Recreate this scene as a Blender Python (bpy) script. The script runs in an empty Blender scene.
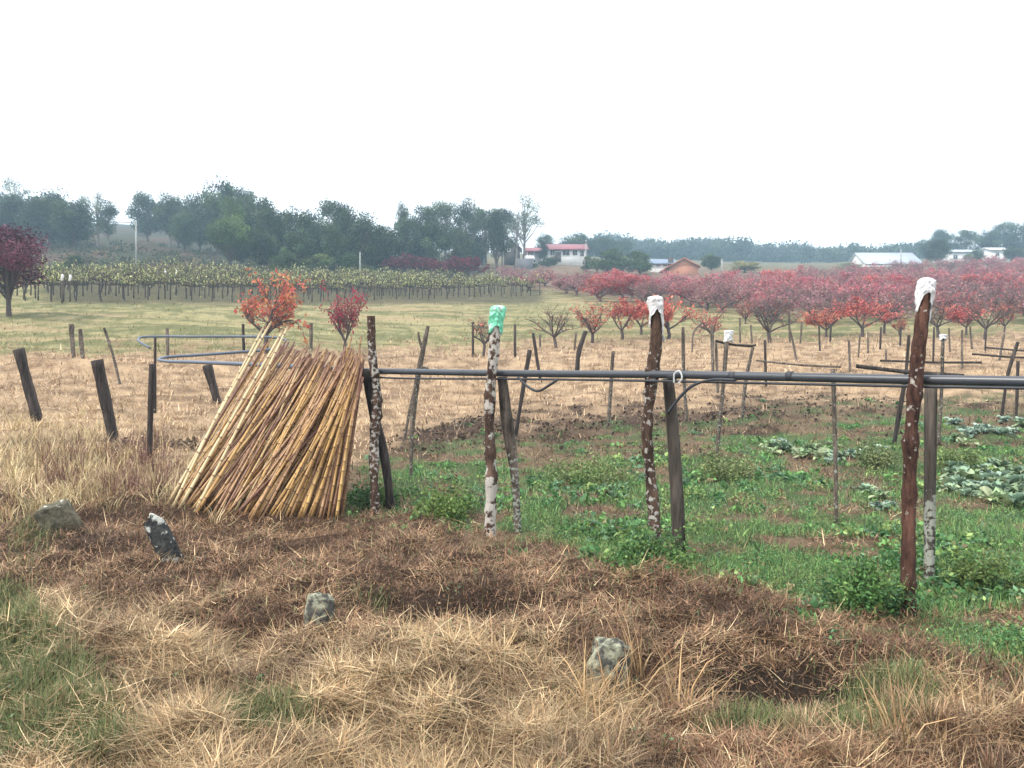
import bpy, math, random
import numpy as np
from mathutils import Vector, Matrix

SC = bpy.context.scene
COL = SC.collection
F = 800.0            # focal length in pixels of the 1024 wide frame
EYE = 1.6
HORY = 364.0
# ------------------------------------------------------------------ camera
cam_d = bpy.data.cameras.new('camera')
cam = bpy.data.objects.new('camera', cam_d)
COL.objects.link(cam)
cam_d.sensor_width = 36.0
cam_d.lens = 36.0 * F / 1024.0
cam_d.shift_y = -(384.0 - HORY) / 1024.0
cam_d.clip_start = 0.05
cam_d.clip_end = 4000
cam.location = (0, 0, EYE)
cam.rotation_euler = (math.radians(90), 0, 0)
SC.camera = cam
# ------------------------------------------------------------------ world: bright overcast
SUN_EL, SUN_AZ = math.radians(48), math.radians(-125)     # azimuth measured from +Y towards +X
w = bpy.data.worlds.new('World')
SC.world = w
w.use_nodes = True
nt = w.node_tree
nt.nodes.clear()
sky = nt.nodes.new('ShaderNodeTexSky')
sky.sky_type = 'NISHITA'
sky.sun_disc = False
sky.sun_elevation = SUN_EL
sky.sun_rotation = SUN_AZ
sky.dust_density = 3.0
mixn = nt.nodes.new('ShaderNodeMix')
mixn.data_type = 'RGBA'
mixn.inputs[0].default_value = 0.88                        # cloud cover
mixn.inputs[7].default_value = (10.2, 10.3, 10.5, 1)
bg = nt.nodes.new('ShaderNodeBackground')
bg.inputs[1].default_value = 0.12
wo = nt.nodes.new('ShaderNodeOutputWorld')
nt.links.new(sky.outputs[0], mixn.inputs[6])
nt.links.new(mixn.outputs[2], bg.inputs[0])
nt.links.new(bg.outputs[0], wo.inputs[0])
sun_d = bpy.data.lights.new('sun', 'SUN')
sun_d.energy = 1.5
sun_d.angle = math.radians(10)
sun_d.color = (1.0, 0.94, 0.84)
sun = bpy.data.objects.new('sun', sun_d)
COL.objects.link(sun)
sdir = Vector((math.sin(SUN_AZ) * math.cos(SUN_EL), math.cos(SUN_AZ) * math.cos(SUN_EL), math.sin(SUN_EL)))
sun.rotation_euler = sdir.to_track_quat('Z', 'Y').to_euler()
SC.view_settings.view_transform = 'Standard'
SC.view_settings.look = 'None'
SC.view_settings.gamma = 1
SC.view_settings.use_curve_mapping = False
SC.view_settings.exposure = 0.93
SC.cycles.use_denoising = True
SC.cycles.max_bounces = 5
SC.cycles.diffuse_bounces = 1
SC.cycles.glossy_bounces = 2
SC.cycles.transmission_bounces = 3
SC.cycles.volume_bounces = 0
SC.cycles.transparent_max_bounces = 6
SC.cycles.use_adaptive_sampling = True
SC.cycles.adaptive_threshold = 0.02

R = np.random.default_rng(11)
rnd = random.Random(5)

# ------------------------------------------------------------------ noise
_P = np.random.default_rng(3).permutation(512)
_P = np.concatenate([_P, _P])
_G = np.random.default_rng(4).uniform(0, 2 * np.pi, 512)

def perlin(x, y):
    x = np.asarray(x, float); y = np.asarray(y, float)
    xi = np.floor(x).astype(int); yi = np.floor(y).astype(int)
    xf = x - xi; yf = y - yi
    u = xf * xf * xf * (xf * (xf * 6 - 15) + 10); v = yf * yf * yf * (yf * (yf * 6 - 15) + 10)
    def g(ix, iy, dx, dy):
        h = _G[_P[(_P[ix & 511] + iy) & 511]]
        return np.cos(h) * dx + np.sin(h) * dy
    a = g(xi, yi, xf, yf); b = g(xi + 1, yi, xf - 1, yf)
    c = g(xi, yi + 1, xf, yf - 1); d = g(xi + 1, yi + 1, xf - 1, yf - 1)
    return ((a + u * (b - a)) + v * ((c + u * (d - c)) - (a + u * (b - a)))) * 1.5

def fbm(x, y, o=3):
    s = 0; a = 1.0; t = 0
    for i in range(o):
        s = s + a * perlin(x * 2 ** i + 17.3 * i, y * 2 ** i - 9.1 * i); t += a; a *= 0.5
    return s / t

def sm(a, b, x):
    t = np.clip((x - a) / (b - a), 0, 1)
    return t * t * (3 - 2 * t)

# ------------------------------------------------------------------ terrain
DN = np.array([8, 11, 12, 14, 16, 22, 30, 36, 44, 50, 64, 85, 120, 180, 300, 450], float)
CN = np.array([0, 150, 300, 450, 600, 800, 1024], float)
TN = np.array([
    [524, 458, 443, 418, 407, 372, 345, 328, 310, 303, 292, 274, 252, 232, 222, 220],
    [524, 462, 446, 422, 408, 374, 347, 332, 315, 307, 295, 277, 257, 236, 226, 224],
    [524, 480, 467, 444, 425, 386, 352, 338, 326, 318, 304, 290, 272, 256, 246, 244],
    [524, 480, 468, 447, 430, 392, 362, 350, 334, 324, 306, 296, 277, 263, 255, 252],
    [524, 480, 468, 447, 430, 392, 364, 351, 337, 327, 310, 298, 281, 264, 257, 254],
    [524, 480, 468, 447, 428, 391, 362, 350, 338, 329, 313, 302, 286, 271, 265, 262],
    [524, 480, 468, 446, 427, 390, 360, 348, 336, 327, 311, 299, 284, 265, 254, 250]], float)
LG = np.linspace(math.log(7), math.log(900), 400)
_zc = []
for row in TN:
    zz = EYE + (HORY - row) / F * DN
    dd = np.concatenate([[5, 7], DN, [900]]); zz = np.concatenate([[0, 0], zz, [zz[-1] + 4]])
    z = np.interp(np.exp(LG), dd, zz)
    k = np.exp(-0.5 * (np.arange(-18, 19) / 7.0) ** 2); k /= k.sum()
    _zc.append(np.convolve(np.pad(z, 18, mode='edge'), k, mode='valid'))
_zc = np.array(_zc)
UG = np.linspace(-100, 1124, 160)
ZT = np.array([np.interp(UG, CN, _zc[:, j]) for j in range(len(LG))]).T
k = np.exp(-0.5 * (np.arange(-14, 15) / 6.0) ** 2); k /= k.sum()
ZT = np.array([np.convolve(np.pad(ZT[:, j], 14, mode='edge'), k, mode='valid') for j in range(len(LG))]).T

def H(x, y):
    x = np.asarray(x, float); y = np.asarray(y, float)
    ys = np.maximum(y, 0.01)
    px = np.clip(512 + F * x / ys, UG[0], UG[-1] - 1e-3)
    fu = (px - UG[0]) / (UG[1] - UG[0]); iu = np.clip(fu.astype(int), 0, len(UG) - 2); fu = fu - iu
    fl = (np.log(np.clip(ys, 7.0, 899.0)) - LG[0]) / (LG[1] - LG[0]); il = np.clip(fl.astype(int), 0, len(LG) - 2); fl = fl - il
    z = (ZT[iu, il] * (1 - fu) + ZT[iu + 1, il] * fu) * (1 - fl) + (ZT[iu, il + 1] * (1 - fu) + ZT[iu + 1, il + 1] * fu) * fl
    return z

# pixel -> depth table for the smooth terrain
_PC = np.arange(-400, 1432, 8.0); _PR = np.arange(215, 1000, 1.0)
_dd = np.exp(np.linspace(math.log(1.9), math.log(600), 1500))
DT = np.zeros((len(_PC), len(_PR)))
for i, c in enumerate(_PC):
    yy = HORY - F * (H((c - 512) / F * _dd, _dd) - EYE) / _dd
    yy = np.minimum.accumulate(yy - np.arange(len(yy)) * 1e-5)
    DT[i] = np.interp(_PR, yy[::-1], _dd[::-1])

def depth_at(px, py):
    fx = np.clip((np.asarray(px, float) - _PC[0]) / 8.0, 0, len(_PC) - 1.001); ix = fx.astype(int); fx = fx - ix
    fy = np.clip(np.asarray(py, float) - _PR[0], 0, len(_PR) - 1.001); iy = fy.astype(int); fy = fy - iy
    return (DT[ix, iy] * (1 - fx) + DT[ix + 1, iy] * fx) * (1 - fy) + (DT[ix, iy + 1] * (1 - fx) + DT[ix + 1, iy + 1] * fx) * fy

BX = [-400, 330, 345, 430, 470, 560, 600, 700, 760, 810, 860, 940, 1024, 1400]
BY = [470, 500, 513, 519, 542, 545, 570, 590, 598, 618, 640, 662, 690, 760]
VX = [-400, 330, 350, 430, 520, 650, 800, 1024, 1400]
VY = [470, 485, 462, 436, 425, 418, 404, 394, 390]

def pix(x, y):
    ys = np.maximum(y, 1.2)
    px = 512 + F * x / ys
    return np.clip(px, -400, 1424), np.clip(HORY - F * (H(x, y) - EYE) / ys, 215, 1000)

def gauss(px, py, cx, cy, rx, ry):
    return np.exp(-((px - cx) / rx) ** 2 - ((py - cy) / ry) ** 2)

def zones(x, y):
    px, py = pix(x, y)
    n1 = fbm(x * 0.55 + 3, y * 0.55, 3); n2 = fbm(x * 1.7, y * 1.7 + 7, 3)
    B = np.interp(px, BX, BY); V = np.interp(px, VX, VY)
    q = py + n2 * 15 + n1 * 12
    right = sm(325, 350, px + n2 * 10)
    below = sm(-5, 5, q - B)                          # dead mat
    veg = right * (1 - below) * sm(-6, 8, q - V)
    fade = sm(0, 75, q - V)                           # thin near its far edge, lush near the posts
    n3 = fbm(x * 0.55 + 60, y * 1.5, 3)
    green = veg * sm(-0.2, 0.2, n2 * 0.8 + n3 * 1.4 + 0.36 * fade - 0.12)
    mat = below * right + (1 - right) * sm(480, 505, q)
    lowg = np.clip(1.3 * gauss(px, py, 0, 650, 55, 65) + 1.2 * gauss(px, py, 40, 735, 95, 55) + 1.2 * gauss(px, py, 265, 745, 60, 28) + 1.3 * gauss(px, py, 850, 722, 100, 40)
                   + 0.6 * gauss(px, py, 222, 603, 22, 12) + 0.5 * gauss(px, py, 375, 610, 40, 14) + 0.7 * gauss(px, py, 745, 735, 60, 12)
                   + 0.5 * gauss(px, py, 32, 545, 40, 22), 0, 1)
    lowg = sm(0.25, 0.75, lowg + n2 * 0.35 + n1 * 0.15) * mat
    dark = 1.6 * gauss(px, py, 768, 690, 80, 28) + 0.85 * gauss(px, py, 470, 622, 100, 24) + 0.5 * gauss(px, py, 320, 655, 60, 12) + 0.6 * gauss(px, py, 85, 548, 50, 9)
    blond = (1 - right) * gauss(px, py, 60, 470, 110, 42) * (1 - 0.85 * gauss(px, py, 190, 445, 80, 10))
    straw = (1 - mat) * (1 - veg)
    far = sm(6, -6, q - np.interp(px, [0, 150, 300, 450, 600, 800, 1024], [352, 350, 348, 347, 338, 338, 332]))
    hill = sm(70, 95, y) * sm(540, 300, px)
    low = sm(622, 690, py + n1 * 30 + sm(300, 120, px) * 45) * sm(720, 590, px + n2 * 70) + 0.5 * gauss(px, py, 975, 730, 60, 40)       # pale long straw near the camera
    return dict(px=px, py=py, n1=n1, n2=n2, veg=veg, green=green, mat=mat, lowg=lowg, dark=dark, blond=blond, straw=straw, far=far, hill=hill, low=low, B=B, V=V, q=q)

def ground(x, y):
    x = np.asarray(x, float); y = np.asarray(y, float)
    z = H(x, y)
    zz = zones(x, y)
    near = sm(26, 10, y)
    b = near * (0.035 * perlin(x * 2.3, y * 2.3) + 0.05 * perlin(x * 0.8 + 5, y * 0.8)) * (0.6 + 0.8 * zz['mat'])
    b = b + sm(9, 14, y) * sm(45, 30, y) * 0.055 * perlin(x * 1.1 + 9, y * 1.6) + (1 - near) * (0.05 * perlin(x * 0.9, y * 0.9) + 0.14 * perlin(x * 0.22, y * 0.35))
    b = b + 0.06 * zz['mat'] * near + near * zz['mat'] * (0.035 * perlin(x * 4.6 + 2, y * 4.6) + 0.018 * perlin(x * 9, y * 9))
    b = b - 0.19 * gauss(x, y, 1.26, 3.92, 0.45, 0.36) - 0.08 * gauss(x, y, -0.25, 4.95, 0.6, 0.25) + 0.07 * gauss(x, y, -0.3, 4.2, 1.2, 0.35) - 0.13 * gauss(x, y, -2.7, 7.9, 1.4, 0.75)
    b = b + 0.35 * gauss(x, y, -12.0, 22.0, 2.2, 0.8) + 0.25 * gauss(x, y, -9.3, 24, 1.0, 0.6)
    return z + b

def g1(x, y):
    return float(ground(np.array([x]), np.array([y]))[0])

def at(px, d, py=None):
    """a point of the place seen at column px, d metres ahead; on the ground unless py gives its height"""
    x = (px - 512) / F * d
    z = g1(x, d) if py is None else EYE + (HORY - py) / F * d
    return Vector((x, d, z))

# ------------------------------------------------------------------ mesh building
class MB:
    def __init__(s):
        s.v = []; s.q = []; s.t = []; s.c = []; s.n = 0
    def add(s, V, Q=None, T=None, C=None):
        V = np.asarray(V, float).reshape(-1, 3)
        if Q is not None and len(Q): s.q.append(np.asarray(Q, int).reshape(-1, 4) + s.n)
        if T is not None and len(T): s.t.append(np.asarray(T, int).reshape(-1, 3) + s.n)
        C = np.ones((len(V), 3)) if C is None else np.broadcast_to(np.asarray(C, float), (len(V), 3))
        s.v.append(V); s.c.append(C); s.n += len(V)
        return s
    def box(s, c, sz, rot=None, C=None):
        V = np.array([[a, b, d] for a in (-.5, .5) for b in (-.5, .5) for d in (-.5, .5)]) * np.array(sz)
        if rot: V = V @ np.array(Matrix.Rotation(rot, 3, 'Z')).T
        V = V + np.array(c)
        return s.add(V, [[0, 1, 3, 2], [4, 6, 7, 5], [0, 4, 5, 1], [2, 3, 7, 6], [0, 2, 6, 4], [1, 5, 7, 3]], C=C)
    def tube(s, pts, rad, sides=6, C=None, cap=True, wob=0.0, rg=None):
        P = np.array([tuple(p) for p in pts], float); n = len(P)
        rad = np.broadcast_to(np.asarray(rad, float), (n,))
        T = np.gradient(P, axis=0); T /= np.linalg.norm(T, axis=1)[:, None] + 1e-9
        ref = np.array([0, 0, 1.0]) if abs(T[0][2]) < 0.8 else np.array([0, 1.0, 0])
        A = np.cross(T, ref); A /= np.linalg.norm(A, axis=1)[:, None] + 1e-9
        Bv = np.cross(T, A)
        th = np.linspace(0, 2 * np.pi, sides, endpoint=False)
        rr = rad[:, None] * np.ones(sides)[None]
        if wob:
            rr = rr * (1 + wob * (rg or R).normal(0, 1, rr.shape))
        V = P[:, None] + rr[..., None] * (np.cos(th)[None, :, None] * A[:, None] + np.sin(th)[None, :, None] * Bv[:, None])
        i = np.arange(n - 1)[:, None] * sides; j = np.arange(sides)[None]; j2 = (j + 1) % sides
        Q = np.stack([i + j, i + j2, i + sides + j2, i + sides + j], -1).reshape(-1, 4)
        V = V.reshape(-1, 3); Tt = []
        if cap:
            V = np.concatenate([V, P[:1], P[-1:]]); a = n * sides
            for jj in range(sides):
                Tt.append([a, (jj + 1) % sides, jj]); Tt.append([a + 1, (n - 1) * sides + jj, (n - 1) * sides + (jj + 1) % sides])
        if C is not None and np.ndim(C) == 2 and len(C) == n:
            C = np.repeat(np.asarray(C), sides, 0)
            if cap: C = np.concatenate([C, C[:1], C[-sides:][:1]])
        return s.add(V, Q, Tt, C)
    def build(s, name, mat, parent=None, loc=None, smooth=False):
        V = np.concatenate(s.v); C = np.concatenate(s.c)
        if loc is not None: V = V - np.array(tuple(loc))
        q = np.concatenate(s.q) if s.q else np.zeros((0, 4), int)
        t = np.concatenate(s.t) if s.t else np.zeros((0, 3), int)
        me = bpy.data.meshes.new(name)
        me.vertices.add(len(V)); me.vertices.foreach_set('co', V.astype(np.float32).ravel())
        L = len(q) * 4 + len(t) * 3
        me.loops.add(L)
        me.loops.foreach_set('vertex_index', np.concatenate([q.ravel(), t.ravel()]).astype(np.int32))
        me.polygons.add(len(q) + len(t))
        st = np.concatenate([np.arange(len(q)) * 4, len(q) * 4 + np.arange(len(t)) * 3]).astype(np.int32)
        me.polygons.foreach_set('loop_start', st)
        if smooth: me.polygons.foreach_set('use_smooth', np.ones(len(st), bool))
        a = me.color_attributes.new('Col', 'FLOAT_COLOR', 'POINT')
        a.data.foreach_set('color', np.concatenate([C, np.ones((len(C), 1))], 1).astype(np.float32).ravel())
        me.update(calc_edges=True)
        me.materials.append(mat)
        o = bpy.data.objects.new(name, me); COL.objects.link(o)
        if parent is not None: o.parent = parent
        if loc is not None: o.location = loc
        return o

def tag(o, label=None, cat=None, group=None, kind=None):
    if label: o['label'] = label
    if cat: o['category'] = cat
    if group: o['group'] = group
    if kind: o['kind'] = kind
    return o

def empty(name, loc=(0, 0, 0), rz=0):
    o = bpy.data.objects.new(name, None); COL.objects.link(o)
    o.location = loc; o.rotation_euler = (0, 0, rz); o.empty_display_size = 0.2
    return o

def copy_tree(o, parent=None):
    c = o.copy(); COL.objects.link(c)
    if parent is not None: c.parent = parent
    for ch in list(o.children): copy_tree(ch, c)
    return c

class Kind:
    """builds a thing once, then copies it with its parts"""
    def __init__(s, make): s.make = make; s.first = None; s.used = False
    def put(s, loc, rz=0, scale=(1, 1, 1), label=None, group=None):
        if not s.used: s.first = s.make(); s.used = True; o = s.first; s.src = None
        else: o = copy_tree(s.first)
        o.location = loc; o.rotation_euler = (0, 0, rz); o.scale = scale
        if label: o['label'] = label
        if group: o['group'] = group
        elif 'group' in o: del o['group']
        return o

# ------------------------------------------------------------------ materials
def mat(name):
    m = bpy.data.materials.new(name); m.use_nodes = True
    n = m.node_tree; n.nodes.clear()
    out = n.nodes.new('ShaderNodeOutputMaterial')
    return m, n, out

def nd(n, typ, ins=None, **kw):
    x = n.nodes.new(typ)
    for k, v in kw.items(): setattr(x, k, v)
    for k, v in (ins or {}).items():
        if hasattr(v, 'links') or isinstance(v, bpy.types.NodeSocket): n.links.new(v, x.inputs[k])
        else: x.inputs[k].default_value = v
    return x

def mixc(n, f, a, b, mode='MIX'):
    x = n.nodes.new('ShaderNodeMix'); x.data_type = 'RGBA'; x.blend_type = mode
    for i, v in ((0, f), (6, a), (7, b)):
        if isinstance(v, bpy.types.NodeSocket): n.links.new(v, x.inputs[i])
        elif i == 0: x.inputs[0].default_value = v
        else: x.inputs[i].default_value = (*v, 1)
    return x.outputs[2]

def math_(n, op, a, b=0.0, clamp=False):
    x = n.nodes.new('ShaderNodeMath'); x.operation = op; x.use_clamp = clamp
    for i, v in ((0, a), (1, b)):
        if isinstance(v, bpy.types.NodeSocket): n.links.new(v, x.inputs[i])
        else: x.inputs[i].default_value = v
    return x.outputs[0]

def leaf_mat(name, trans=0.3, var=0.35, hue=0.03):
    m, n, out = mat(name)
    c = nd(n, 'ShaderNodeVertexColor', layer_name='Col').outputs[0]
    oi = nd(n, 'ShaderNodeObjectInfo').outputs['Random']
    v = math_(n, 'ADD', math_(n, 'MULTIPLY', oi, var), 1 - var / 2)
    h = math_(n, 'ADD', math_(n, 'MULTIPLY', math_(n, 'FRACT', math_(n, 'MULTIPLY', oi, 7.31)), hue), 0.5 - hue / 2)
    hs = nd(n, 'ShaderNodeHueSaturation', {'Color': c, 'Value': v, 'Hue': h}).outputs[0]
    d = nd(n, 'ShaderNodeBsdfPrincipled', {'Base Color': hs, 'Roughness': 0.6, 'Specular IOR Level': 0.25})
    t = nd(n, 'ShaderNodeBsdfTranslucent', {'Color': hs})
    mx = nd(n, 'ShaderNodeMixShader', {0: trans, 1: d.outputs[0], 2: t.outputs[0]})
    n.links.new(mx.outputs[0], out.inputs[0])
    return m

def plain(name, col, rough=0.7, noise=0.25, scale=6.0, bump=0.0, metal=0.0, spec=0.4):
    m, n, out = mat(name)
    tc = nd(n, 'ShaderNodeTexCoord').outputs['Object']
    nz = nd(n, 'ShaderNodeTexNoise', {'Vector': tc, 'Scale': scale, 'Detail': 6.0}).outputs[0]
    f = math_(n, 'ADD', math_(n, 'MULTIPLY', nz, noise * 2), 1 - noise)
    c = mixc(n, 1.0, col, (1, 1, 1), 'MULTIPLY')
    cc = nd(n, 'ShaderNodeCombineColor', {0: f, 1: f, 2: f}).outputs[0]
    c = mixc(n, 1.0, col, cc, 'MULTIPLY')
    d = nd(n, 'ShaderNodeBsdfPrincipled', {'Base Color': c, 'Roughness': rough, 'Metallic': metal, 'Specular IOR Level': spec})
    if bump:
        b = nd(n, 'ShaderNodeBump', {'Height': nz, 'Strength': bump, 'Distance': 0.02}).outputs[0]
        n.links.new(b, d.inputs['Normal'])
    n.links.new(d.outputs[0], out.inputs[0])
    return m

def bark(name, a, b, lichen=(0.62, 0.6, 0.52), ls=22.0, stretch=0.25, lich2=None, sharp=14.0):
    """rough wood; vertex colour red = amount of lichen"""
    m, n, out = mat(name)
    tc = nd(n, 'ShaderNodeTexCoord').outputs['Object']
    mp = nd(n, 'ShaderNodeMapping', {'Vector': tc, 'Scale': (1, 1, stretch)}).outputs[0]
    n1 = nd(n, 'ShaderNodeTexNoise', {'Vector': mp, 'Scale': 45.0, 'Detail': 8.0, 'Roughness': 0.7}).outputs[0]
    n2 = nd(n, 'ShaderNodeTexNoise', {'Vector': tc, 'Scale': ls, 'Detail': 4.0, 'Roughness': 0.55}).outputs[0]
    col = mixc(n, math_(n, 'MULTIPLY', math_(n, 'SUBTRACT', n1, 0.32), 3.2, True), a, b)
    n3 = nd(n, 'ShaderNodeTexNoise', {'Vector': mp, 'Scale': 9.0, 'Detail': 5.0, 'Roughness': 0.6}).outputs[0]
    col = mixc(n, math_(n, 'MULTIPLY', math_(n, 'SUBTRACT', n3, 0.52), 6.0, True), col, tuple(v * 0.45 for v in a))
    col = mixc(n, math_(n, 'MULTIPLY', math_(n, 'SUBTRACT', 0.44, n3), 6.0, True), col, tuple(min(1, v * 1.7) for v in b))
    L = nd(n, 'ShaderNodeSeparateColor', {0: nd(n, 'ShaderNodeVertexColor', layer_name='Col').outputs[0]}).outputs[0]
    k = math_(n, 'MULTIPLY', math_(n, 'SUBTRACT', math_(n, 'ADD', n2, L), 1.0), sharp, True)
    lc = mixc(n, n1, lichen, lich2 or tuple(v * 0.6 for v in lichen))
    col = mixc(n, k, col, lc)
    hgt = math_(n, 'ADD', n1, math_(n, 'MULTIPLY', k, 0.4))
    bp = nd(n, 'ShaderNodeBump', {'Height': hgt, 'Strength': 0.9, 'Distance': 0.012}).outputs[0]
    d = nd(n, 'ShaderNodeBsdfPrincipled', {'Base Color': col, 'Roughness': 0.85, 'Specular IOR Level': 0.2, 'Normal': bp})
    n.links.new(d.outputs[0], out.inputs[0])
    return m

M = {}
M['leaf'] = leaf_mat('tree_leaves')
M['red'] = leaf_mat('autumn_leaves', 0.45, 0.3, 0.02)
M['grass'] = leaf_mat('grass_blades', 0.12, 0.0, 0.0)
M['twig'] = plain('twig_bark', (0.10, 0.075, 0.07), 0.9, 0.4, 9)
M['mauve'] = plain('mauve_twig_bark', (0.17, 0.115, 0.11), 0.9, 0.4, 9)
M['gumbark'] = plain('pale_bark', (0.24, 0.21, 0.18), 0.9, 0.4, 5)
M['vinewood'] = plain('vine_wood', (0.06, 0.045, 0.04), 0.9, 0.3, 9)
M['bark'] = bark('rough_post_bark', (0.028, 0.016, 0.012), (0.13, 0.078, 0.055), (0.66, 0.6, 0.53), 13)
M['barkfine'] = bark('fine_spotted_bark', (0.028, 0.016, 0.012), (0.13, 0.078, 0.055), (0.6, 0.55, 0.49), 26)
M['barkred'] = bark('reddish_post_bark', (0.022, 0.012, 0.01), (0.125, 0.06, 0.042), (0.6, 0.54, 0.47), 24)
M['grey'] = bark('weathered_post_wood', (0.035, 0.027, 0.022), (0.12, 0.098, 0.082), (0.5, 0.5, 0.42), 26, 0.12)
M['dark'] = bark('dark_post_wood', (0.02, 0.016, 0.015), (0.08, 0.062, 0.055), (0.4, 0.4, 0.36), 26, 0.12)
M['stake'] = bark('stake_wood', (0.045, 0.034, 0.028), (0.19, 0.15, 0.12), (0.52, 0.54, 0.46), 30, 0.2)
M['stone'] = bark('dark_stone', (0.03, 0.03, 0.028), (0.11, 0.105, 0.09), (0.56, 0.55, 0.42), 20, 1.0, (0.30, 0.31, 0.2), 6.0)
M['slate'] = bark('dark_slate_stone', (0.022, 0.023, 0.024), (0.075, 0.074, 0.07), (0.66, 0.67, 0.6), 15, 1.0)
M['olive'] = bark('olive_stone', (0.06, 0.055, 0.038), (0.17, 0.15, 0.105), (0.62, 0.64, 0.56), 13, 1.0)
M['pipe'] = plain('black_pipe', (0.055, 0.06, 0.07), 0.33, 0.35, 5, 0, 0, 0.6)
M['pipeblue'] = plain('grey_blue_pipe', (0.10, 0.125, 0.17), 0.35, 0.3, 4, 0, 0, 0.6)
M['hose'] = plain('black_hose', (0.045, 0.047, 0.055), 0.5, 0.3, 12)
M['tape'] = plain('pale_tie', (0.6, 0.6, 0.6), 0.6, 0.2, 30)
M['bagw'] = plain('white_plastic_bag', (0.84, 0.82, 0.82), 0.4, 0.12, 14, 0.5)
M['bagg'] = plain('green_plastic_bag', (0.08, 0.62, 0.30), 0.4, 0.3, 11, 0.5)
M['wall'] = plain('white_wall', (0.8, 0.78, 0.75), 0.8, 0.08, 0.8)
M['glass'] = plain('dark_glass', (0.05, 0.055, 0.06), 0.15, 0.1, 1)
M['roofred'] = plain('red_roof', (0.36, 0.12, 0.14), 0.6, 0.25, 0.7)
M['roofgrey'] = plain('pale_metal_roof', (0.5, 0.54, 0.6), 0.45, 0.12, 0.4)
M['roofblue'] = plain('blue_grey_roof', (0.2, 0.26, 0.36), 0.5, 0.15, 0.5)
M['rooforange'] = plain('orange_tile_roof', (0.62, 0.24, 0.13), 0.8, 0.2, 1.5)
M['brick'] = plain('orange_brick_wall', (0.5, 0.22, 0.13), 0.85, 0.25, 3)
M['trim'] = plain('white_trim', (0.78, 0.78, 0.78), 0.6, 0.05, 1)
M['bank'] = plain('grey_bank_wall', (0.15, 0.15, 0.165), 0.85, 0.25, 1.5)
M['darkwood'] = plain('dark_timber', (0.09, 0.07, 0.06), 0.8, 0.3, 4)
M['carw'] = plain('white_car_paint', (0.75, 0.75, 0.76), 0.25, 0.03, 1)
M['rubber'] = plain('tyre_rubber', (0.03, 0.03, 0.03), 0.8, 0.1, 5)
M['pole'] = plain('pole_concrete', (0.4, 0.4, 0.38), 0.8, 0.15, 2)
M['wire'] = plain('power_wire', (0.06, 0.06, 0.06), 0.5, 0.1, 2)

# bamboo: rings at the nodes, stains per cane
def bamboo_mat(name, pale_):
    m, n, out = mat(name)
    tc = nd(n, 'ShaderNodeTexCoord').outputs['Object']
    oi = nd(n, 'ShaderNodeObjectInfo').outputs['Random']
    off = nd(n, 'ShaderNodeVectorMath', {0: tc, 1: nd(n, 'ShaderNodeCombineXYZ', {0: math_(n, 'MULTIPLY', oi, 37.0), 1: math_(n, 'MULTIPLY', oi, 91.0), 2: 0.0}).outputs[0]}, operation='ADD').outputs[0]
    mp = nd(n, 'ShaderNodeMapping', {'Vector': off, 'Scale': (1, 1, 0.16)}).outputs[0]
    n1 = nd(n, 'ShaderNodeTexNoise', {'Vector': mp, 'Scale': 16.0, 'Detail': 6.0, 'Roughness': 0.65}).outputs[0]
    ra = nd(n, 'ShaderNodeValToRGB', {0: oi})
    e = ra.color_ramp.elements
    e[0].position = 0.0; e[0].color = (0.68, 0.51, 0.28, 1)
    e[1].position = 1.0; e[1].color = (0.16, 0.075, 0.05, 1)
    for p, c in ((0.2, (0.70, 0.43, 0.15, 1)), (0.42, (0.56, 0.33, 0.14, 1)), (0.62, (0.60, 0.37, 0.20, 1)), (0.82, (0.30, 0.155, 0.095, 1))):
        x = e.new(p); x.color = c
    st = math_(n, 'MULTIPLY', math_(n, 'SUBTRACT', n1, 0.46), 4.0, True)
    c = mixc(n, math_(n, 'MULTIPLY', st, 0.6), ra.outputs[0], (0.15, 0.07, 0.045))
    if pale_: c = mixc(n, math_(n, 'MULTIPLY', st, 0.35), (0.72, 0.57, 0.33), (0.4, 0.26, 0.12))
    nodev = nd(n, 'ShaderNodeSeparateColor', {0: nd(n, 'ShaderNodeVertexColor', layer_name='Col').outputs[0]}).outputs
    if not pale_: c = mixc(n, math_(n, 'MULTIPLY', nodev[1], math_(n, 'MULTIPLY', math_(n, 'FRACT', math_(n, 'MULTIPLY', oi, 5.7)), 0.9)), c, (0.22, 0.10, 0.075))
    c = mixc(n, math_(n, 'MULTIPLY', nodev[0], 0.8), c, (0.13, 0.06, 0.04))
    d = nd(n, 'ShaderNodeBsdfPrincipled', {'Base Color': c, 'Roughness': 0.45, 'Specular IOR Level': 0.4})
    n.links.new(d.outputs[0], out.inputs[0])
    return m
M['bamboo'] = bamboo_mat('bamboo_cane', False); M['bamboopale'] = bamboo_mat('pale_bamboo_cane', True)

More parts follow.
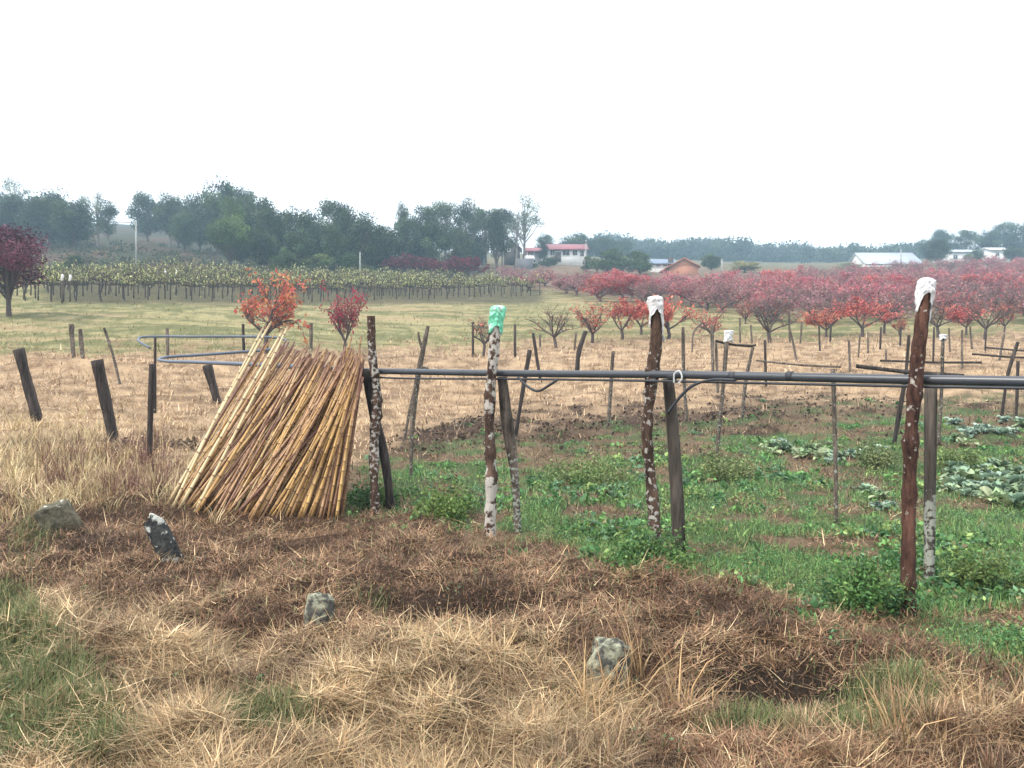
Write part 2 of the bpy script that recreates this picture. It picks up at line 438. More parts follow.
def ground_mat():
    m, n, out = mat('field_ground')
    tc = nd(n, 'ShaderNodeTexCoord').outputs['Object']
    c = nd(n, 'ShaderNodeVertexColor', layer_name='Col').outputs[0]
    n1 = nd(n, 'ShaderNodeTexNoise', {'Vector': tc, 'Scale': 14.0, 'Detail': 8.0, 'Roughness': 0.7}).outputs[0]
    n2 = nd(n, 'ShaderNodeTexNoise', {'Vector': nd(n, 'ShaderNodeMapping', {'Vector': tc, 'Scale': (0.35, 1, 1)}).outputs[0], 'Scale': 2.2, 'Detail': 9.0, 'Roughness': 0.72}).outputs[0]
    f = math_(n, 'ADD', math_(n, 'MULTIPLY', n1, 0.9), math_(n, 'MULTIPLY', n2, 1.3))
    f = math_(n, 'SUBTRACT', f, 0.12)
    c = mixc(n, 1.0, c, nd(n, 'ShaderNodeCombineColor', {0: f, 1: f, 2: f}).outputs[0], 'MULTIPLY')
    bp = nd(n, 'ShaderNodeBump', {'Height': f, 'Strength': 0.7, 'Distance': 0.08}).outputs[0]
    d = nd(n, 'ShaderNodeBsdfPrincipled', {'Base Color': c, 'Roughness': 0.95, 'Specular IOR Level': 0.1, 'Normal': bp})
    n.links.new(d.outputs[0], out.inputs[0])
    return m
M['ground'] = ground_mat()

# ------------------------------------------------------------------ ground sheet
C_ = lambda *a: np.array(a)
def lerp(a, b, t): return a * (1 - t[:, None]) + b * t[:, None]
def ground_color(x, y, Z):
    px, py, n1, n2 = Z['px'], Z['py'], Z['n1'], Z['n2']
    n = len(x)
    tan = lerp(np.tile(C_(0.47, 0.33, 0.205), (n, 1)), np.tile(C_(0.22, 0.145, 0.09), (n, 1)), sm(-0.25, 0.4, n2 + 0.6 * fbm(x * 0.5, y * 1.6 + 50, 3)))
    st = fbm(x * 0.10 + 2, y * 0.9, 3)
    grass = lerp(np.tile(C_(0.16, 0.16, 0.07), (n, 1)), np.tile(C_(0.33, 0.285, 0.145), (n, 1)), sm(-0.2, 0.3, st + 0.4 * n1 + 0.5 * n2))
    c = lerp(tan, grass, Z['far'])
    tw = Z['far'] * sm(0.15, 0.4, fbm(x * 0.06, y * 0.45 + 3, 2)) * 0.7
    c = lerp(c, np.tile(C_(0.40, 0.29, 0.17), (n, 1)), tw)
    vy = sm(307, 301, py) * sm(262, 268, py) * sm(30, 60, px) * sm(552, 535, px)
    c = lerp(c, np.tile(C_(0.085, 0.075, 0.045), (n, 1)), vy * 0.85)  # vineyard floor: shade under the vine rows painted into the soil colour
    olive = lerp(np.tile(C_(0.05, 0.055, 0.03), (n, 1)), np.tile(C_(0.10, 0.065, 0.045), (n, 1)), sm(-0.2, 0.35, fbm(x * 0.07, y * 0.07, 3)))
    c = lerp(c, olive, Z['hill'])
    c = lerp(c, np.tile(C_(0.09, 0.07, 0.045), (n, 1)), sm(125, 190, y) * (1 - Z['hill']) * 0.6)
    orch = sm(0, 14, y - np.interp(px, [480, 560, 640, 700, 770, 1100], [110, 84, 72, 64, 56, 53])) * sm(470, 540, px) * sm(190, 160, y)
    c = lerp(c, lerp(np.tile(C_(0.21, 0.13, 0.105), (n, 1)), np.tile(C_(0.16, 0.125, 0.075), (n, 1)), sm(-.2, .3, n1)), 0.9 * orch)
    soil = np.tile(C_(0.20, 0.145, 0.09), (n, 1))
    c = lerp(c, lerp(soil, np.tile(C_(0.075, 0.05, 0.034), (n, 1)), sm(0.0, 0.35, n2 - n1 * 0.5)), Z['veg'])
    c = lerp(c, np.tile(C_(0.07, 0.12, 0.045), (n, 1)), Z['green'] * 0.8)
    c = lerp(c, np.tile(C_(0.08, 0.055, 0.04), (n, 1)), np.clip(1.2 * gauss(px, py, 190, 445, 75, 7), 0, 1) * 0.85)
    c = lerp(c, np.tile(C_(0.42, 0.33, 0.18), (n, 1)), np.clip(Z['blond'], 0, 1) * 0.8)
    dk = np.exp(-((Z['q'] - Z['V'] + 1) / 12.0) ** 2) * sm(365, 420, px) * (0.55 + 0.5 * sm(-0.3, 0.3, n1)) * sm(900, 700, px)
    c = lerp(c, np.tile(C_(0.07, 0.045, 0.033), (n, 1)), np.clip(dk * 1.3, 0, 1) * 0.95)
    m = lerp(np.tile(C_(0.075, 0.045, 0.03), (n, 1)), np.tile(C_(0.11, 0.075, 0.045), (n, 1)), Z['low'])  # soil under the mat, darkened to paint shade into the gaps between strands
    c = lerp(c, m, Z['mat'])
    c = lerp(c, np.tile(C_(0.06, 0.075, 0.025), (n, 1)), Z['lowg'] * 0.8)
    c = lerp(c, np.tile(C_(0.03, 0.022, 0.016), (n, 1)), np.clip(Z['dark'] * 1.3, 0, 1) * 0.9)  # dark soil in the hollows, with their shade painted into the colour
    return c

ang = np.radians(np.concatenate([np.arange(-48, 48, 0.12), np.arange(48, 312, 3.0)]))
rad = np.exp(np.linspace(math.log(0.9), math.log(850), 430))
AA, RR_ = np.meshgrid(ang, rad)
gx, gy = (RR_ * np.sin(AA)).ravel(), (RR_ * np.cos(AA)).ravel()
gz = ground(gx, gy)
gc = ground_color(gx, gy, zones(gx, gy))
na, nr = len(ang), len(rad)
ii = np.arange(nr - 1)[:, None] * na; jj = np.arange(na)[None]; j2 = (jj + 1) % na
mb = MB()
mb.add(np.concatenate([np.stack([gx, gy, gz], 1), [[0, 0, 0]]]), np.stack([ii + jj, ii + na + jj, ii + na + j2, ii + j2], -1).reshape(-1, 4),
       np.stack([np.full(na, na * nr), jj[0], j2[0]], 1), np.concatenate([gc, gc[:1]]))
o = mb.build('ground', M['ground'], smooth=True)
# faces must look up
tag(o, 'sloping farm ground of dry grass and soil', 'ground', kind='structure')

# ------------------------------------------------------------------ blades and leaves
def blades(mb, P, L, W, az, tilt, bend, C, seg=2, droop=None):
    n = len(P); k = np.arange(seg + 1) / seg
    p = P.copy(); rows = [p.copy()]; t = tilt.copy()
    for s in range(seg):
        d = np.stack([np.cos(az) * np.sin(t), np.sin(az) * np.sin(t), np.cos(t)], 1)
        p = p + d * (L / seg)[:, None]; rows.append(p.copy()); t = t + bend / seg
    side = np.stack([-np.sin(az), np.cos(az), np.zeros(n)], 1)
    V = np.zeros((n, (seg + 1) * 2, 3))
    for s in range(seg + 1):
        ww = W * (1 - 0.85 * k[s] ** 1.5) / 2
        V[:, 2 * s] = rows[s] - side * ww[:, None]; V[:, 2 * s + 1] = rows[s] + side * ww[:, None]
    b = np.arange(n)[:, None] * (seg + 1) * 2
    Q = np.stack([np.stack([b[:, 0] + 2 * s, b[:, 0] + 2 * s + 1, b[:, 0] + 2 * s + 3, b[:, 0] + 2 * s + 2], 1) for s in range(seg)], 1).reshape(-1, 4)
    mb.add(V.reshape(-1, 3), Q, None, np.repeat(C, (seg + 1) * 2, 0))

def leaves(mb, P, S, C, up=0.0, aspect=0.5, rg=R):
    n = len(P)
    d = rg.normal(0, 1, (n, 3)); d[:, 2] = d[:, 2] * 0.8 + up; d /= np.linalg.norm(d, axis=1)[:, None]
    e = np.cross(d, rg.normal(0, 1, (n, 3))); e /= np.linalg.norm(e, axis=1)[:, None] + 1e-9
    a = d * S[:, None] * 0.5; b = e * (S * aspect)[:, None] * 0.5
    V = np.stack([P - a, P + b, P + a, P - b], 1).reshape(-1, 3)
    mb.add(V, np.arange(n * 4).reshape(-1, 4), None, np.repeat(C, 4, 0))

def spray(N, py0, py1, px0=-330, px1=1400):
    px = R.uniform(px0, px1, N); py = R.uniform(py0, py1, N)
    d = depth_at(px, py); d = d * (1 + R.normal(0, 0.004, N))
    x = (px - 512) / F * d
    return x, d
def pick(x, y, wf):
    Z = zones(x, y); keep = R.uniform(0, 1, len(x)) < np.clip(wf(Z), 0, 1)
    return x[keep], y[keep], {k: v[keep] for k, v in Z.items()}
def pal(n, cols, sd=0.18):
    cols = np.array(cols); i = R.integers(0, len(cols), n); j = R.integers(0, len(cols), n); t = R.uniform(0, 1, n)[:, None]
    return (cols[i] * t + cols[j] * (1 - t)) * np.exp(R.normal(0, sd, n))[:, None]

# dead brown mat and long pale straw
mb = MB()
x, y = spray(900000, 400, 940)
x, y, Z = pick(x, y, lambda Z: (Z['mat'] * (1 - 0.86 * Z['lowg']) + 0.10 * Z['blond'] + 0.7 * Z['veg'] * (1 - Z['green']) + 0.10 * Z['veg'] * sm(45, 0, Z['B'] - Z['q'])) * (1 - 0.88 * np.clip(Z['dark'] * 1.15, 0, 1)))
keep = R.uniform(0, 1, len(x)) < 0.42 + 0.58 * sm(-0.3, 0.12, fbm(x * 2.6 + 12, y * 2.6, 3))
x, y = x[keep], y[keep]; Z = {k: v[keep] for k, v in Z.items()}
n = len(x); low = Z['low']
clump = fbm(x * 3.1, y * 3.1 + 4, 2); cl2 = fbm(x * 1.1 + 70, y * 1.4, 3); cl3 = fbm(x * 7 + 5, y * 7, 2)
brown = pal(n, [(0.17, 0.083, 0.047), (0.25, 0.13, 0.074), (0.32, 0.185, 0.11), (0.105, 0.058, 0.037), (0.37, 0.24, 0.14), (0.145, 0.10, 0.06)], 0.3)
pale = pal(n, [(0.54, 0.375, 0.205), (0.43, 0.285, 0.15), (0.31, 0.19, 0.10), (0.64, 0.485, 0.295), (0.20, 0.12, 0.065), (0.30, 0.235, 0.125)], 0.28)
isp = (R.uniform(0, 1, n) < np.clip(0.05 + 0.66 * low + 0.6 * sm(0.02, 0.3, clump) * (0.22 + low) + 0.4 * sm(0, .3, cl2) * (0.2 + low) - 0.4 * sm(0, -.25, cl2), 0, 1))
c = np.where(isp[:, None], pale, brown) * np.clip(1 + 0.5 * clump + 0.6 * cl2 + 0.5 * cl3, 0.3, 1.8)[:, None]
L = np.where(isp, R.uniform(0.05, 0.22, n), R.uniform(0.025, 0.10, n)) * (0.8 + 0.03 * y)
W = np.where(isp, R.uniform(0.002, 0.006, n), R.uniform(0.0025, 0.006, n)) * (0.6 + 0.11 * y)
flow = fbm(x * 0.9 + 9, y * 0.9, 2) * 1.8 + np.where(R.uniform(0, 1, n) < 0.5, 0, np.pi)
az = np.where(R.uniform(0, 1, n) < np.where(isp, 0.75, 0.4), flow + R.normal(0, 0.85, n), R.uniform(0, 2 * np.pi, n))
tilt = np.clip(np.where(isp, R.normal(1.38, 0.22, n), R.normal(1.18, 0.38, n)), 0.05, 1.7)
tilt = np.where(R.uniform(0, 1, n) < 0.05, R.uniform(0.2, 1.0, n), tilt)
bend = np.where(isp, R.normal(0.12, 0.35, n), R.normal(0.3, 0.9, n))
P = np.stack([x, y, ground(x, y) - 0.006 + R.uniform(0, 1, n) ** 1.5 * 0.06 * (0.6 + 0.8 * sm(-.2, .3, clump))], 1)
blades(mb, P, L, W, az, tilt, bend, c, 3)
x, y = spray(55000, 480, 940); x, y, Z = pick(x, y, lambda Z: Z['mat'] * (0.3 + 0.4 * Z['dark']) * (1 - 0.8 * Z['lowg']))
n = len(x)
leaves(mb, np.stack([x, y, ground(x, y) + R.uniform(0, 0.05, n)], 1), R.uniform(0.006, 0.028, n) * (0.5 + 0.12 * y), pal(n, [(0.12, 0.065, 0.04), (0.22, 0.13, 0.08), (0.07, 0.045, 0.03), (0.3, 0.2, 0.12)], 0.3), 0.0, 0.55)
o = mb.build('dry_grass', M['grass'])
tag(o, 'dead brown mown grass and loose straw across the foreground', 'dry grass', kind='stuff')

# tussocks: tufts with upright pale stems
mb = MB()
def tufts(cx, cy, num, spread, Lr, Wr, cols, up=0.45, sd=0.2):
    for a, b in zip(cx, cy):
        n = int(num * R.uniform(0.6, 1.4))
        r = np.abs(R.normal(0, spread, n)); th = R.uniform(0, 6.283, n)
        X = a + r * np.cos(th); Y = b + r * np.sin(th)
        blades(mb, np.stack([X, Y, ground(X, Y) - 0.02], 1), R.uniform(*Lr, n), R.uniform(*Wr, n) * (0.6 + 0.1 * b), th + R.normal(0, 0.7, n),
               np.abs(R.normal(0.1, up, n)), R.normal(0.8, 0.5, n), pal(n, cols, sd), 3)
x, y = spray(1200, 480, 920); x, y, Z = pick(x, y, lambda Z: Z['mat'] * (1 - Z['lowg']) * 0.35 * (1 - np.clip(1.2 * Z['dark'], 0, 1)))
tufts(x, y, 40, 0.06, (0.05, 0.15), (0.003, 0.006), [(0.40, 0.25, 0.15), (0.28, 0.165, 0.10), (0.5, 0.36, 0.21), (0.2, 0.12, 0.08)], 0.85)
# blond long grass behind the stones
x, y = spray(800, 415, 530, -330, 260); x, y, Z = pick(x, y, lambda Z: Z['blond'] * 1.1)
tufts(x, y, 34, 0.10, (0.08, 0.40), (0.003, 0.008), [(0.74, 0.60, 0.35), (0.64, 0.48, 0.26), (0.48, 0.34, 0.19), (0.42, 0.36, 0.18)], 0.8, 0.3)
x, y = spray(60, 440, 500, 40, 180)
tufts(x, y, 30, 0.10, (0.2, 0.4), (0.003, 0.006), [(0.16, 0.08, 0.07), (0.22, 0.12, 0.09)], 0.3)
x = np.array([0.55, 0.35, 0.75, 0.62, 1.75, 2.05, 2.3, 1.55]) ; y = np.array([3.75, 3.6, 3.65, 4.0, 3.3, 3.5, 3.4, 3.2])
tufts(x, y, 60, 0.08, (0.12, 0.42), (0.004, 0.009), [(0.58, 0.39, 0.2), (0.45, 0.29, 0.14), (0.34, 0.2, 0.1)], 1.25)
x, y = spray(26, 700, 790, 780, 1050)
tufts(x, y, 110, 0.05, (0.08, 0.17), (0.003, 0.006), [(0.52, 0.36, 0.22), (0.42, 0.27, 0.16), (0.3, 0.18, 0.11)], 0.7)
o = mb.build('straw_tufts', M['grass']); tag(o, 'upright tufts of blond and brown dead grass', 'dry grass', kind='stuff')

# green grass in the mat and the weeds of the vegetable plot
mb = MB()
GRN = [(0.12, 0.15, 0.06), (0.16, 0.19, 0.075), (0.22, 0.235, 0.10), (0.09, 0.12, 0.05), (0.36, 0.30, 0.16), (0.14, 0.19, 0.06)]
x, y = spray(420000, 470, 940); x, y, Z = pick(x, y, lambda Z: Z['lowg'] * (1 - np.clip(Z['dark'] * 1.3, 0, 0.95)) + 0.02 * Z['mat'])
n = len(x)
blades(mb, np.stack([x, y, ground(x, y) - 0.01], 1), R.uniform(0.04, 0.13, n) * (0.7 + 0.08 * y), R.uniform(0.003, 0.006, n) * (0.5 + 0.14 * y), R.uniform(0, 6.283, n),
       np.abs(R.normal(0.35, 0.35, n)), R.normal(0.7, 0.5, n), pal(n, GRN, 0.2), 2)
x, y = spray(270000, 395, 760, 330, 1400); x, y, Z = pick(x, y, lambda Z: Z['green'] * (0.5 + 0.5 * sm(0, 60, Z['q'] - Z['V'])) + 0.05 * Z['mat'] * sm(60, 0, Z['q'] - Z['B']) * sm(330, 360, Z['px']))
n = len(x); hv = 0.6 + 0.5 * fbm(x * 1.1, y * 1.1 + 31, 2)
blades(mb, np.stack([x, y, ground(x, y) - 0.01], 1), R.uniform(0.04, 0.17, n) * hv * np.clip(1.25 - 0.03 * y, 0.5, 1), R.uniform(0.003, 0.007, n) * (0.5 + 0.14 * y), R.uniform(0, 6.283, n),
       np.abs(R.normal(0.4, 0.35, n)), R.normal(0.8, 0.5, n), pal(n, [(0.125, 0.24, 0.075), (0.17, 0.30, 0.095), (0.095, 0.195, 0.08), (0.25, 0.32, 0.115)], 0.28) * (0.8 + 0.4 * hv)[:, None], 2)
o = mb.build('grass', M['grass']); tag(o, 'green grass in the damp patches', 'grass', kind='stuff')

mb = MB()
x, y = spray(13500, 400, 760, 330, 1400); x, y, Z = pick(x, y, lambda Z: Z['green'] * (0.2 + 0.8 * sm(0, 70, Z['q'] - Z['V'])) + 0.06 * Z['mat'] * sm(50, 0, Z['q'] - Z['B']) * sm(330, 360, Z['px']))
thin = R.uniform(0, 1, len(x)) < 0.3 + 0.7 * sm(-0.2, 0.15, fbm(x * 1.2 + 8, y * 1.2, 2))
x, y = x[thin], y[thin]; Z = {k: v[thin] for k, v in Z.items()}
tone = fbm(x * 0.9 + 40, y * 0.9, 2); spec = fbm(x * 0.7 + 90, y * 0.7, 2)
for a, b, tn, q, sp in zip(x, y, tone, Z['q'] - Z['V'], spec):
    big = 1.9 if sp > 0.14 else (0.75 if sp < -0.12 else 1.1)
    n = int(rnd.randint(22, 46) / big ** 0.7); h = rnd.uniform(0.04, 0.24) * (0.6 + 1.3 * max(0, tn)) * min(1, 0.45 + q / 110)
    r = rnd.uniform(0.05, 0.17)
    u = R.normal(0, 1, (n, 3)); u /= np.linalg.norm(u, axis=1)[:, None]; u *= R.uniform(0.3, 1, n)[:, None] ** 0.5; u[:, 2] = np.abs(u[:, 2])
    P = np.stack([a + u[:, 0] * r, b + u[:, 1] * r, u[:, 2] * h], 1)
    base = [(0.09, 0.205, 0.075), (0.14, 0.275, 0.085), (0.24, 0.33, 0.11), (0.13, 0.23, 0.12), (0.24, 0.19, 0.10)][rnd.choices((0, 1, 2, 3, 4), (4, 4, 2.5 + 8 * max(0, tn), 2 + 6 * max(0, sp), 0.8))[0]]
    leaves(mb, P, R.uniform(0.012, 0.034, n) * (0.4 + 0.11 * b) * big, np.array(base)[None] * np.exp(R.normal(0, 0.32, n))[:, None], 0.4, 0.6 if sp > -0.1 else 0.3)
# scattered sprigs in the dead grass
x2, y2 = spray(260, 560, 790); x2, y2, Z2 = pick(x2, y2, lambda Z: 0.35 * Z['mat'] + 0.6 * Z['lowg'])
for a, b in zip(x2, y2):
    n = rnd.randint(10, 30); r = rnd.uniform(0.02, 0.07)
    u = R.normal(0, 1, (n, 3)); u /= np.linalg.norm(u, axis=1)[:, None]; u[:, 2] = np.abs(u[:, 2])
    leaves(mb, np.stack([a + u[:, 0] * r, b + u[:, 1] * r, u[:, 2] * 0.06], 1), R.uniform(0.01, 0.026, n), np.array((0.13, 0.19, 0.09))[None] * np.exp(R.normal(0, 0.3, n))[:, None], 0.4, 0.6)
V = np.concatenate(mb.v); V[:, 2] += ground(V[:, 0], V[:, 1]); mb.v = [V]; mb.c = [np.concatenate(mb.c)]
o = mb.build('weeds', M['grass']); tag(o, 'low leafy green weeds between the posts', 'weeds', kind='stuff')

# straw field, dirt rows, dry litter in the plot, far meadow
mb = MB()
x, y = spray(150000, 335, 520); x, y, Z = pick(x, y, lambda Z: Z['straw'] * (1 - 0.85 * np.exp(-((Z['q'] - Z['V'] + 2) / 10) ** 2) * sm(365, 400, Z['px'])) * (0.45 + 0.55 * sm(-.25, .15, fbm(Z['n1'] * 0 + Z['px'] * 0.03, Z['py'] * 0.12, 3))) * (1 - Z['far'] * 0.6) * (1 - 0.5 * Z['hill']) + 0.4 * Z['veg'] * (1 - Z['green']))
n = len(x); cl = fbm(x * 0.8, y * 0.8, 3); inveg = Z['veg'] > 0.4
cs = pal(n, [(0.55, 0.39, 0.245), (0.44, 0.30, 0.18), (0.64, 0.48, 0.31), (0.24, 0.15, 0.09)], 0.25)
cv = pal(n, [(0.2, 0.13, 0.085), (0.12, 0.08, 0.055), (0.28, 0.2, 0.13), (0.08, 0.05, 0.04)], 0.2)
cg = pal(n, [(0.38, 0.33, 0.17), (0.30, 0.28, 0.13), (0.48, 0.38, 0.22)], 0.1)
c = np.where(inveg[:, None], cv, np.where((R.uniform(0, 1, n) < Z['far'])[:, None], cg, cs)) * np.clip(1 + 0.6 * cl + 0.9 * fbm(x * 0.45 + 20, y * 1.7, 3), 0.3, 1.5)[:, None]
s = y / 12.0
P = np.stack([x, y, ground(x, y) - 0.01 + R.uniform(0, 0.04, n)], 1)
blades(mb, P, R.uniform(0.06, 0.2, n) * (0.6 + 0.4 * s), R.uniform(0.007, 0.014, n) * (0.5 + 0.7 * s), R.uniform(0, 6.283, n), np.clip(R.normal(1.05, 0.35, n), 0.1, 1.5), R.normal(0.4, 0.5, n), c, 2)
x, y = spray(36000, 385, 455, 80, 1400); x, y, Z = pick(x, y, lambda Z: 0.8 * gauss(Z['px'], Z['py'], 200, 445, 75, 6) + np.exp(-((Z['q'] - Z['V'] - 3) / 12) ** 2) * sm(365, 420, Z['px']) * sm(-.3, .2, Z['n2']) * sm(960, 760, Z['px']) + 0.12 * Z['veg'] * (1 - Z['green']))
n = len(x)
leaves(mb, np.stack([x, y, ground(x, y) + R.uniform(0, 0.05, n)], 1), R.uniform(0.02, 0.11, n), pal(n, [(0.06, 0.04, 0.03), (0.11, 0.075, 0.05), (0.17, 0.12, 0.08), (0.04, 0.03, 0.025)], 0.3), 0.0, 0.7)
o = mb.build('straw', M['grass']); tag(o, 'pale mown straw lying over the field', 'straw', kind='stuff')
mb = MB()
x, y = spray(140000, 268, 352); x, y, Z = pick(x, y, lambda Z: Z['far'] * (0.25 + 0.75 * Z['hill']) * (Z['py'] > 240))
n = len(x); cl = fbm(x * 0.12, y * 0.4, 3)
cg = pal(n, [(0.30, 0.28, 0.13), (0.20, 0.20, 0.09), (0.42, 0.34, 0.19)], 0.15)
ch = pal(n, [(0.06, 0.075, 0.03), (0.15, 0.10, 0.06), (0.09, 0.09, 0.04), (0.26, 0.18, 0.1)], 0.25)
c = np.where((Z['hill'] > 0.4)[:, None], ch, cg) * (1 + 0.8 * cl)[:, None]
blades(mb, np.stack([x, y, ground(x, y) - 0.02], 1), R.uniform(0.1, 0.3, n) * np.where(Z['hill'] > 0.4, 2.2, 1.0), R.uniform(0.02, 0.05, n) * y / 45, R.uniform(0, 6.283, n), np.where(Z['hill'] > 0.4, np.abs(R.normal(0.4, 0.4, n)), np.clip(R.normal(1.15, 0.3, n), 0, 1.5)), R.normal(0.6, 0.4, n), c, 2)
o = mb.build('meadow_grass', M['grass']); tag(o, 'yellow green grass of the meadow and the hillside', 'grass', kind='stuff')

# ------------------------------------------------------------------ posts and stakes
def smooth_path(pts, n):
    pts = np.array([tuple(p) for p in pts], float)
    s = np.concatenate([[0], np.cumsum(np.linalg.norm(np.diff(pts, axis=0), axis=1))]); s /= s[-1]
    t = np.linspace(0, 1, n)
    if len(pts) == 2: return np.stack([np.interp(t, s, pts[:, k]) for k in range(3)], 1)
    out = []
    m = np.gradient(pts, s, axis=0)
    for a in t:
        i = min(np.searchsorted(s, a, side='right') - 1, len(s) - 2); h = s[i + 1] - s[i]; u = (a - s[i]) / h
        out.append((2 * u ** 3 - 3 * u ** 2 + 1) * pts[i] + (u ** 3 - 2 * u ** 2 + u) * h * m[i] + (-2 * u ** 3 + 3 * u ** 2) * pts[i + 1] + (u ** 3 - u ** 2) * h * m[i + 1])
    return np.array(out)

def post(name, label, cat, pxs, wpx, mk, d=None, lich=None, sides=8, rings=22, wob=0.05, square=False, group=None, ddep=0.0):
    """pxs: base to top in picture columns and rows, at the depth of its base"""
    if d is None: d = float(depth_at(pxs[0][0], pxs[0][1]))
    n = len(pxs)
    pts = [at(p[0], d + ddep * i / (n - 1), p[1]) for i, p in enumerate(pxs)]
    base = at(pxs[0][0], d); pts[0].z = min(pts[0].z, base.z) - 0.08; base.z = min(base.z, pts[0].z + 0.08)
    P = smooth_path(pts, rings); rg = np.random.default_rng(abs(hash(tuple(map(tuple, pxs)))) % 9999)
    wpx = np.interp(np.linspace(0, 1, rings), np.linspace(0, 1, len(wpx)), wpx) if np.ndim(wpx) else np.full(rings, wpx)
    r = wpx / 2 / F * d
    kn = np.convolve(rg.normal(0, 1, rings + 4), [0.2, 0.6, 0.6, 0.6, 0.2], 'valid')[:rings] if rings > 4 else 0
    r = r * (1 + wob * kn)
    P[:, 0] += wob * 0.25 * r * np.convolve(rg.normal(0, 1, rings + 4), [1, 1, 1, 1, 1], 'valid')[:rings]
    L = np.zeros((rings, 3)) if lich is None else np.interp(np.linspace(0, 1, rings), np.linspace(0, 1, len(lich)), lich)[:, None] * np.ones((1, 3))
    if not square and sides > 9:
        for _ in range(9):      # knots and swellings
            kz = rg.integers(2, rings - 2); r = r * (1 + rg.uniform(0.05, 0.22) * np.exp(-((np.arange(rings) - kz) / 0.9) ** 2))
    m = MB()
    if square: m.tube(P, r * 1.25, 4, L, True, wob * 0.3, rg)
    else: m.tube(P, r, sides, L, True, wob * 0.8, rg)
    if square:
        V = m.v[0]; c0 = np.repeat(P, 4, 0); ca, sa = math.cos(math.pi / 4), math.sin(math.pi / 4)
        rel = V[:rings * 4] - c0; rel[:, :2] = np.stack([rel[:, 0] * ca - rel[:, 1] * sa, rel[:, 0] * sa + rel[:, 1] * ca], 1); V[:rings * 4] = c0 + rel
    o = m.build(name, M[mk], None, base, smooth=not square)
    return tag(o, label, cat, group), d, P

TALL = 'tall rough posts holding the pipe'
t1, d1, p1 = post('tall_post', 'tall bark-covered post with few lichen spots beside the bamboo pile', 'post', [(376, 513), (374, 450), (377, 400), (372, 350), (371, 316)], [8.5, 9, 9, 8, 8], 'barkfine', lich=[0.48, 0.43, 0.53, 0.46, 0.5, 0.51, 0.34], sides=12, rings=50, wob=0.07, group=TALL)
t2, d2, p2 = post('tall_post', 'tall rough post heavily blotched with white lichen under the green bag', 'post', [(490, 536), (491, 470), (489, 420), (493, 360), (498, 308)], [10.5, 11, 10, 11, 11], 'bark', lich=[0.57, 0.59, 0.56, 0.47, 0.46, 0.47, 0.53, 0.58, 0.56], sides=12, rings=50, wob=0.07, group=TALL)
t3, d3, p3 = post('tall_post', 'tall crooked dark post under the white bag in the middle of the row', 'post', [(657, 562), (653, 500), (647, 430), (652, 375), (656, 340), (656, 299)], [11, 11, 10, 11, 13, 11], 'barkfine', lich=[0.46, 0.49, 0.46, 0.42, 0.48, 0.36, 0.30], sides=12, rings=50, wob=0.09, group=TALL)
t4, d4, p4 = post('tall_post', 'thickest reddish bark post leaning right under the largest white bag', 'post', [(908, 618), (909, 520), (911, 440), (917, 370), (922, 320), (926, 283)], [13.5, 13.5, 13.5, 13.5, 13, 10.5], 'barkred', lich=[0.30, 0.36, 0.34, 0.38, 0.44, 0.37, 0.30], sides=14, rings=60, wob=0.06, group=TALL)
BR = 'square posts under the pipe'
post('square_post', 'grey square brace leaning against the lichen post by the bamboo', 'post', [(392, 508), (384, 455), (374, 415), (366, 371)], [9, 9, 9, 9], 'dark', d=8.75, square=True, rings=16, wob=0.04, group=BR)
b1 = post('square_post', 'split brown post with pale lichen foot beside the green-bagged post', 'post', [(519, 537), (513, 460), (506, 410), (502, 377)], [8, 9, 12, 11], 'stake', d=7.55, lich=[0.5, 0.53, 0.45, 0.25, 0.2], square=True, rings=16, wob=0.08, group=BR)
b2 = post('square_post', 'broad smooth square post beside the crooked middle post', 'post', [(680, 566), (676, 480), (672, 420), (668, 379)], [13, 13, 12, 11], 'grey', d=6.5, lich=[0.42, 0.2, 0.2, 0.2], square=True, rings=16, wob=0.02, group=BR)
b3 = post('square_post', 'straight post with cream lichen on its lower half beside the thickest post', 'post', [(929, 588), (930, 480), (931, 384)], [8.5, 9, 10], 'grey', d=5.75, lich=[0.5, 0.56, 0.6, 0.24, 0.2, 0.2], square=True, rings=22, wob=0.03, group=BR)

